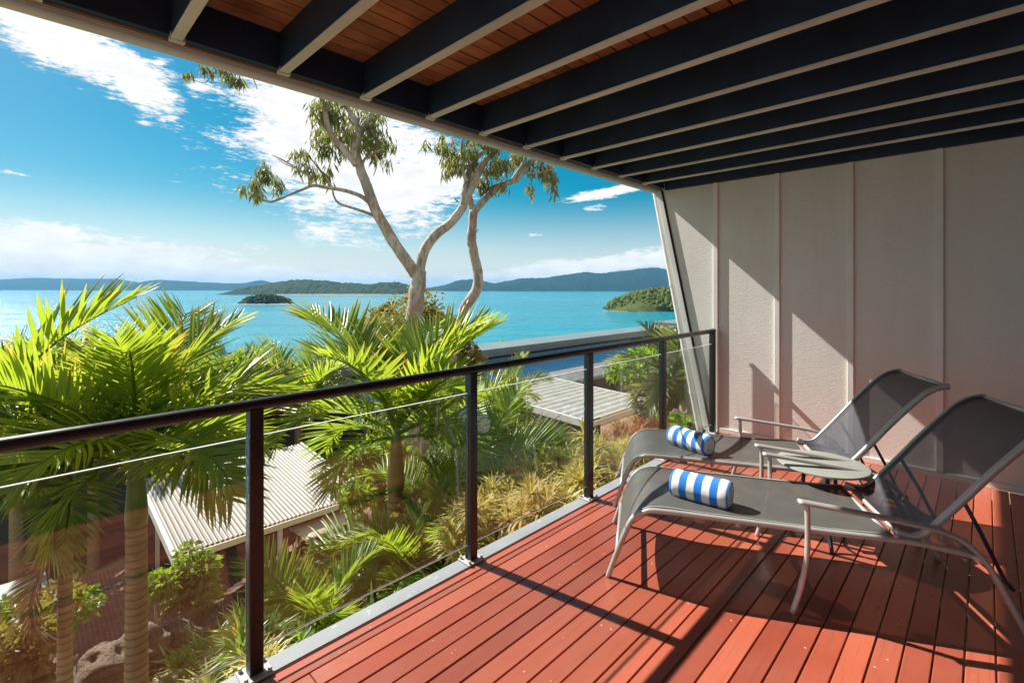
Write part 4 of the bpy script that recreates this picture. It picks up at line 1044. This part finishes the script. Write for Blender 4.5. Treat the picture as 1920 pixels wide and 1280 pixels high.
# ground litter under the palms
def litter():
    rnd = random.Random(8); mb = MB(); tip = []
    for i in range(2600):
        x = rnd.uniform(-13, -3.2); y = rnd.uniform(-6, 9); z = ground_z(x, y) + .22 * fbm(x * .6, y * .6, 3) + .05
        a = rnd.uniform(0, 6.28); l = rnd.uniform(.15, .5); d = Vector((cos(a), sin(a), rnd.uniform(-.1, .5))) * l; s = Vector((-sin(a), cos(a), 0)) * .012; p = Vector((x, y, z)); b = len(mb.v)
        mb.v += [tuple(p + s), tuple(p - s), tuple(p + d * .5 - s * .8 + Vector((0, 0, .05))), tuple(p + d * .5 + s * .8 + Vector((0, 0, .05))), tuple(p + d)]; mb.f += [(b, b + 1, b + 2, b + 3), (b + 3, b + 2, b + 4)]; tip += [0, 0, .5, .5, 1]
    mb.tip = tip; tag(link('leaf_litter', mb.mesh('leaf_litter', M['dry'])), kind='stuff')
    mb = MB(); tip = []
    for i in range(9000):
        x = rnd.uniform(-13, -2.3); y = rnd.uniform(-6, 12)
        if fbm(x * .5, y * .5, 9, 3) < -.02: continue
        z = ground_z(x, y) + .22 * fbm(x * .6, y * .6, 3)
        a = rnd.uniform(0, 6.28); l = rnd.uniform(.2, .55); d = Vector((cos(a) * .6, sin(a) * .6, rnd.uniform(.5, 1.2))) * l; s = Vector((-sin(a), cos(a), 0)) * .018; p = Vector((x, y, z)); b = len(mb.v)
        mb.v += [tuple(p + s), tuple(p - s), tuple(p + d * .6 - s), tuple(p + d * .6 + s), tuple(p + d * .95 + Vector((cos(a), sin(a), -.4)) * l * .25)]; mb.f += [(b, b + 1, b + 2, b + 3), (b + 3, b + 2, b + 4)]; tip += [0, 0, .5, .5, 1]
    mb.tip = tip; tag(link('ground_cover', mb.mesh('ground_cover', M['shrub'])), kind='stuff')
litter()

# ------------------------------------------------------------------ buildings below
def corr(mb, c00, c10, c11, c01, n, amp=.02, per=6):
    """corrugated sheet: c00-c10 is the eave, ribs run from eave to ridge"""
    rows = []
    c00, c10, c11, c01 = map(Vector, (c00, c10, c11, c01)); N = n * per
    for j in range(2):
        r = []
        for i in range(N + 1):
            t = i / N; p = (c00.lerp(c10, t) if j == 0 else c01.lerp(c11, t)); r.append(p + Vector((0, 0, amp * cos(2 * pi * i / per))))
        rows.append(r)
    mb.grid(rows)
def carport(label, x0, x1, y0, y1, z0, z1, gz, posts, n, wall=None, group=None, ribs='x'):
    """low building or carport; eave at x1 (towards the deck), ridge at x0"""
    t = thing('carport', label, 'carport', ((x0 + x1) / 2, (y0 + y1) / 2, gz), 0, group)
    mb = MB()
    if ribs == 'x': corr(mb, (x1, y0, z0), (x1, y1, z0), (x0, y1, z1), (x0, y0, z1), n, .02, 8)
    else: corr(mb, (x0, y0, z1), (x1, y0, z0), (x1, y1, z0), (x0, y1, z1), n, .026, 6)
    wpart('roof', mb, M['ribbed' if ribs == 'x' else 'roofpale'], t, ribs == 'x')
    mb = MB(); mb.cbox(x1 - .02, x1 + .11, y0 - .05, y1 + .05, z0 - .2, z0 - .03, .01); wpart('gutter', mb, M['cream'], t)
    for y in (y0, y1):
        mb = MB(); d = .05
        P = [(x0, z1 - .2), (x1, z0 - .22), (x1, z0 + .03), (x0, z1 + .05)]
        mb.add([(x, yy, z) for yy in (y - d, y + d) for x, z in P], [(0, 1, 2, 3), (7, 6, 5, 4), (0, 4, 5, 1), (1, 5, 6, 2), (2, 6, 7, 3), (3, 7, 4, 0)]); wpart('barge_board', mb, M['white'], t)
    for (px_, py_) in posts:
        mb = MB(); mb.cbox(px_ - .06, px_ + .06, py_ - .06, py_ + .06, gz - .3, z0 - .15 + (z1 - z0) * (x1 - px_) / (x1 - x0), .008); wpart('post', mb, M['white'], t)
    if wall:
        mb = MB(); wx0, wx1, wy0, wy1 = wall; mb.box(wx0, wx1, wy0, wy1, gz - .5, z0 - .22); wpart('wall', mb, M['darkwall'], t)
    return t
def xy(px, py, z):
    d = (EYE - z) * 902 / (py - 541); return at(px, py, d)
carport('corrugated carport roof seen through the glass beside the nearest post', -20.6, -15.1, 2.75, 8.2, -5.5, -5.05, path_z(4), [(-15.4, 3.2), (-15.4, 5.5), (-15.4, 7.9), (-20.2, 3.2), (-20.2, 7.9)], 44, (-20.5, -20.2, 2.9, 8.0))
carport('square corrugated carport roof in the middle distance', -15.6, -10.2, 14.2, 18.9, -3.3, -3.1, path_z(16), [(-10.5, 14.6), (-10.5, 18.5), (-15.3, 18.5), (-15.3, 14.6)], 13, (-15.5, -12.5, 17.2, 18.4), ribs='y')
def long_building():
    t = thing('long_building', 'long low building with curved roof coloured blue for its shade and pale corrugated eaves', 'building', (-25, 24, -9))
    mb = MB(); corr(mb, (-20.6, 13, -5.0), (-20.6, 44, -5.0), (-23.2, 44, -4.75), (-23.2, 13, -4.75), 110, .03, 4); wpart('eave_roof', mb, M['roofmetal'], t)
    mb = MB(); mb.cbox(-20.62, -20.5, 12.9, 44, -5.22, -5.03, .01); wpart('gutter', mb, M['greenfascia'], t)
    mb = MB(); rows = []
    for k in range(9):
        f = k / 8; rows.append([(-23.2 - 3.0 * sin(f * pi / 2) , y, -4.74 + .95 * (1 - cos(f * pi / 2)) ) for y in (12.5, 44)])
    mb.grid(rows); wpart('curved_roof', mb, M['shade_blue'], t, True)
    mb = MB(); mb.box(-26, -21.2, 13.2, 43.8, -12, -5.05); wpart('wall', mb, M['darkwall'], t)
    for i in range(6):
        mb = MB(); y = 15 + i * 4.6; mb.cbox(-21.19, -21.15, y, y + 1.8, -7.6, -5.6, .01); wpart('window', mb, M['window'], t)
long_building()
def far_building():
    t = thing('flat_roofed_building', 'grey green flat roofed building along the waterfront behind the curved roof', 'building', (-30, 30, -12))
    mb = MB(); mb.cbox(-31, -28.1, -4, 58, -14, -3.95, .02); wpart('wall', mb, M['greenwall'], t)
    mb = MB(); mb.cbox(-31.4, -27.9, -4.4, 58.5, -3.94, -3.32, .02); wpart('fascia', mb, M['greenfascia'], t)
    for i in range(9):
        y = 22 + i * 3.6
        mb = MB(); mb.cbox(-28.095, -28.05, y, y + 1.1, -5.2, -4.15, .01); wpart('window', mb, M['window'], t)
    t2 = thing('rooftop_block', 'higher roof block at the right end of the grey green building', 'building', (-29, 66, -12))
    mb = MB(); mb.cbox(-31, -28.2, 59, 90, -14, -3.6, .02); wpart('wall', mb, M['greenwall'], t2)
    mb = MB(); mb.cbox(-31.5, -27.8, 58.6, 90.5, -3.59, -2.9, .02); wpart('fascia', mb, M['greenfascia'], t2)
far_building()
def retaining():
    t = thing('retaining_wall', 'dark retaining wall beside the square carport', 'wall', (-8.6, 17, -6))
    mb = MB(); mb.cbox(-9.0, -8.7, 10, 26, -6.6, -3.9, .01); wpart('wall_face', mb, M['brick'], t)
    mb = MB(); mb.cbox(-9.05, -8.65, 10, 26, -3.895, -3.8, .01); wpart('coping', mb, M['white'], t)
    s = thing('shed', 'dark slate shed behind the slender palm at far left', 'shed', (-17.8, -2.2, path_z(-2)))
    mb = MB(); mb.cbox(-19, -16.8, -4.6, .2, path_z(-2) - .3, path_z(-2) + 2.0, .02); wpart('wall', mb, M['slate'], s)
    mb = MB(); mb.cbox(-19.3, -16.4, -4.9, .5, path_z(-2) + 2.01, path_z(-2) + 2.15, .02); wpart('roof', mb, M['greenfascia'], s)
    g = thing('villa_wall', 'grey rendered wall of the next villa behind the pale palm', 'wall', (-6, 22, -5))
    mb = MB(); mb.cbox(-8.4, -3.0, 21, 21.3, -6, -1.9, .01); wpart('wall_face', mb, M['darkwall'], g)
    mb = MB(); mb.cbox(-8.6, -2.8, 20.9, 24, -1.89, -1.6, .01); wpart('fascia', mb, M['roofmetal'], g)
retaining()

# golf buggy by the carport and the person walking next to it
def buggy():
    c = at(612, 985, 15.4); z0 = path_z(c.y) + .03
    t = thing('golf_buggy', 'golf buggy with cream canopy parked beside the carport', 'golf buggy', (c.x, c.y, z0), radians(96))
    mb = MB(); rows = []
    for i in range(13):
        u = -1 + 2 * i / 12; row = []
        for j in range(9):
            v = -1 + 2 * j / 8; ex = (1 - abs(u) ** 6) ; ey = (1 - abs(v) ** 6)
            row.append((u * .95, v * .6, 1.86 + .05 * min(ex, ey) - (.05 if max(abs(u), abs(v)) > .97 else 0)))
        rows.append(row)
    mb.grid(rows); mb.cbox(-.93, .93, -.58, .58, 1.80, 1.845, .015); part('canopy', mb, M['cream'], t, 'auto')
    for sx, tx in ((.75, .62), (-.8, -.85)):
        for sy in (-.52, .52):
            mb = MB(); mb.tube([(sx + (.25 if sx > 0 else 0), sy, .75), (tx, sy, 1.82)], .02, 8); part('pillar', mb, M['black'], t, True)
    mb = MB(); P = [(-1.15, .35), (1.15, .3), (1.2, .6), (.95, .85), (.6, .88), (.55, .45), (.1, .42), (.05, .75), (-.6, .8), (-.65, .7), (-1.15, .7)]
    n = len(P); mb.add([(x, y, z) for y in (-.55, .55) for x, z in P], [tuple(range(n)), tuple(range(2 * n - 1, n - 1, -1))] + [(i, i + n, (i + 1) % n + n, (i + 1) % n) for i in range(n)]); part('body', mb, M['cream'], t)
    mb = MB(); mb.cbox(-.5, .05, -.5, .5, .8, .92, .03); mb.cbox(-.62, -.5, -.5, .5, .85, 1.3, .03); part('seat', mb, M['tyre'], t)
    for sx in (-.75, .78):
        for sy in (-.52, .52):
            mb = MB(); mb.tube([(sx, sy - .09, .23), (sx, sy + .09, .23)], .23, 16); w = part('wheel', mb, M['tyre'], t, 'auto')
            mb = MB(); mb.tube([(sx, sy - .095, .23), (sx, sy + .095, .23)], .12, 12); part('rim', mb, M['white'], w, 'auto')
    mb = MB(); mb.tube([(.42 + .05 * cos(a / 16 * 2 * pi), .25 + .17 * sin(a / 16 * 2 * pi), 1.05 + .15 * cos(a / 16 * 2 * pi)) for a in range(17)], .015, 6); part('steering_wheel', mb, M['tyre'], t, True)
    mb = MB(); mb.add([(.98, -.5, .86), (.98, .5, .86), (.68, .5, 1.75), (.68, -.5, 1.75), (.99, -.5, .86), (.99, .5, .86), (.69, .5, 1.75), (.69, -.5, 1.75)], [(0, 1, 2, 3), (7, 6, 5, 4), (0, 4, 5, 1), (1, 5, 6, 2), (2, 6, 7, 3), (3, 7, 4, 0)]); part('windscreen', mb, M['glass'], t)
buggy()
def person():
    c = at(600, 1100, 14.6); z0 = path_z(c.y) + .03; c.z = z0
    t = thing('person', 'person in a white shirt walking on the driveway behind a palm frond', 'person', c, heading((.15, 1)))
    J = {'pel': (0, 0, .93), 'wst': (.0, 0, 1.08), 'chs': (.01, 0, 1.30), 'nck': (.0, 0, 1.47), 'hd0': (.02, 0, 1.56), 'hd1': (.025, 0, 1.66), 'hd2': (.02, 0, 1.74),
         'hl': (0, .09, .90), 'kl': (.10, .095, .50), 'al': (.03, .095, .09), 'fl': (.17, .1, .04), 'hr': (0, -.09, .90), 'kr': (.03, -.095, .49), 'ar': (-.16, -.095, .12), 'fr': (-.03, -.1, .05),
         'sl': (.0, .18, 1.40), 'el': (-.06, .24, 1.13), 'wl': (.06, .24, .90), 'gl': (.10, .235, .82), 'sr': (.0, -.18, 1.40), 'er': (.04, -.24, 1.13), 'wr': (.15, -.23, .93), 'gr': (.19, -.225, .85)}
    Rr = dict(pel=.135, wst=.12, chs=.15, nck=.055, hd0=.075, hd1=.095, hd2=.06, hl=.09, kl=.058, al=.042, fl=.035, hr=.09, kr=.058, ar=.042, fr=.035, sl=.062, el=.045, wl=.033, gl=.035, sr=.062, er=.045, wr=.033, gr=.035)
    E = [('pel', 'wst'), ('wst', 'chs'), ('chs', 'nck'), ('nck', 'hd0'), ('hd0', 'hd1'), ('hd1', 'hd2'), ('pel', 'hl'), ('hl', 'kl'), ('kl', 'al'), ('al', 'fl'), ('pel', 'hr'), ('hr', 'kr'), ('kr', 'ar'), ('ar', 'fr'), ('chs', 'sl'), ('sl', 'el'), ('el', 'wl'), ('wl', 'gl'), ('chs', 'sr'), ('sr', 'er'), ('er', 'wr'), ('wr', 'gr')]
    def skin(name, keys, grow, mat, root):
        ks = [k for k in J if k in keys]; me = bpy.data.meshes.new(name); ix = {k: i for i, k in enumerate(ks)}
        me.from_pydata([J[k] for k in ks], [(ix[a], ix[b]) for a, b in E if a in ix and b in ix], []); me.materials.append(mat)
        o = link(name, me, t); sk = o.modifiers.new('skin', 'SKIN'); 
        for k in ks:
            v = me.skin_vertices[0].data[ix[k]]; v.radius = (Rr[k] + grow, Rr[k] + grow); v.use_root = (k == root)
        sk.use_smooth_shade = True
        sd = o.modifiers.new('sub', 'SUBSURF'); sd.levels = 2; sd.render_levels = 2
        return o
    skin('body', set(J), 0, M['skin'], 'pel')
    sh = skin('shirt', {'wst', 'chs', 'sl', 'sr', 'pel'}, .022, M['shirt'], 'chs')
    skin('shorts', {'pel', 'hl', 'hr'}, .03, M['shorts'], 'pel')
    for a, f in (('al', 'fl'), ('ar', 'fr')):
        mb = MB(); p = Vector(J[a]); q = Vector(J[f]); mb.tube([p + Vector((-.05, 0, -.06)), p + Vector((0, 0, -.045)), q + Vector((0, 0, -.01)), q + Vector((.08, 0, -.012))], [.035, .05, .045, .025], 10); part('shoe', mb, M['shoe'], t, True)
    mb = MB(); blob(mb, (-.02, 0, 1.70), .115, 1.0, 3, 10); part('hair', mb, M['hair'], t, True)
    for sy in (-.038, .038):
        mb = MB(); blob(mb, (.115, sy, 1.665), .012, 1, 1, 5); part('eye', mb, M['tyre'], t, True)
    mb = MB(); mb.tube([(.11, 0, 1.67), (.14, 0, 1.635), (.11, 0, 1.625)], [.01, .018, .012], 6); part('nose', mb, M['skin'], t, True)
person()

# speedboats with their wakes
def boat(px, py, label, L=8):
    d = (EYE - SEA_Z) * 902 / (py - 541); p = at(px, py, d); p.z = SEA_Z
    t = thing('speedboat', label, 'boat', p, TH, 'speedboats on the bay')
    mb = MB(); rows = []
    for i in range(9):
        u = i / 8; w = 1.3 * (1 - u ** 3) ** .5 + .02; rows.append([((u - .5) * L, s * w * k, .15 + .9 * k2 + .3 * u * u) for s, k, k2 in ((-1, 1, 1), (-1, .7, 0), (0, 0, -.25), (1, .7, 0), (1, 1, 1))])
    mb.grid(rows); part('hull', mb, M['white'], t, True)
    mb = MB(); mb.cbox(-1.2, 1.6, -.9, .9, 1.0, 2.3, .15); part('cabin', mb, M['white'], t)
    mb = MB(); rows = []
    for i in range(13):
        u = i / 12; w = .8 + 3.5 * u; rows.append([(-L / 2 - u * 38, (j / 4 - .5) * 2 * w + .8 * fbm(u * 8, j), .12 + .12 * abs(fbm(u * 14, j * 2, 4))) for j in range(5)])
    mb.grid(rows); o = link('wake', mb.mesh('wake', M['foam'], True), None, p, (0, 0, TH)); tag(o, kind='stuff')
boat(1000, 556.6, 'speedboat trailing a white wake in front of the right hand hills')
boat(386, 560, 'tiny speedboat on the glittering water left of the islet')

# ------------------------------------------------------------------ sea haze
def haze():
    g = G('sea_air'); pv = g.n('ShaderNodeVolumePrincipled'); pv.inputs['Color'].default_value = (.17, .57, .98, 1); pv.inputs['Density'].default_value = HAZE
    pv.inputs['Anisotropy'].default_value = 0.0
    g.L.new(pv.outputs[0], g.out.inputs['Volume'])
    mb = MB(); mb.box(-19000, 19000, -19000, 19000, SEA_Z - 3, 340)
    o = link('haze', mb.mesh('haze', g.m)); tag(o, kind='stuff'); o.display_type = 'WIRE'
HAZE = 0.00005
haze()
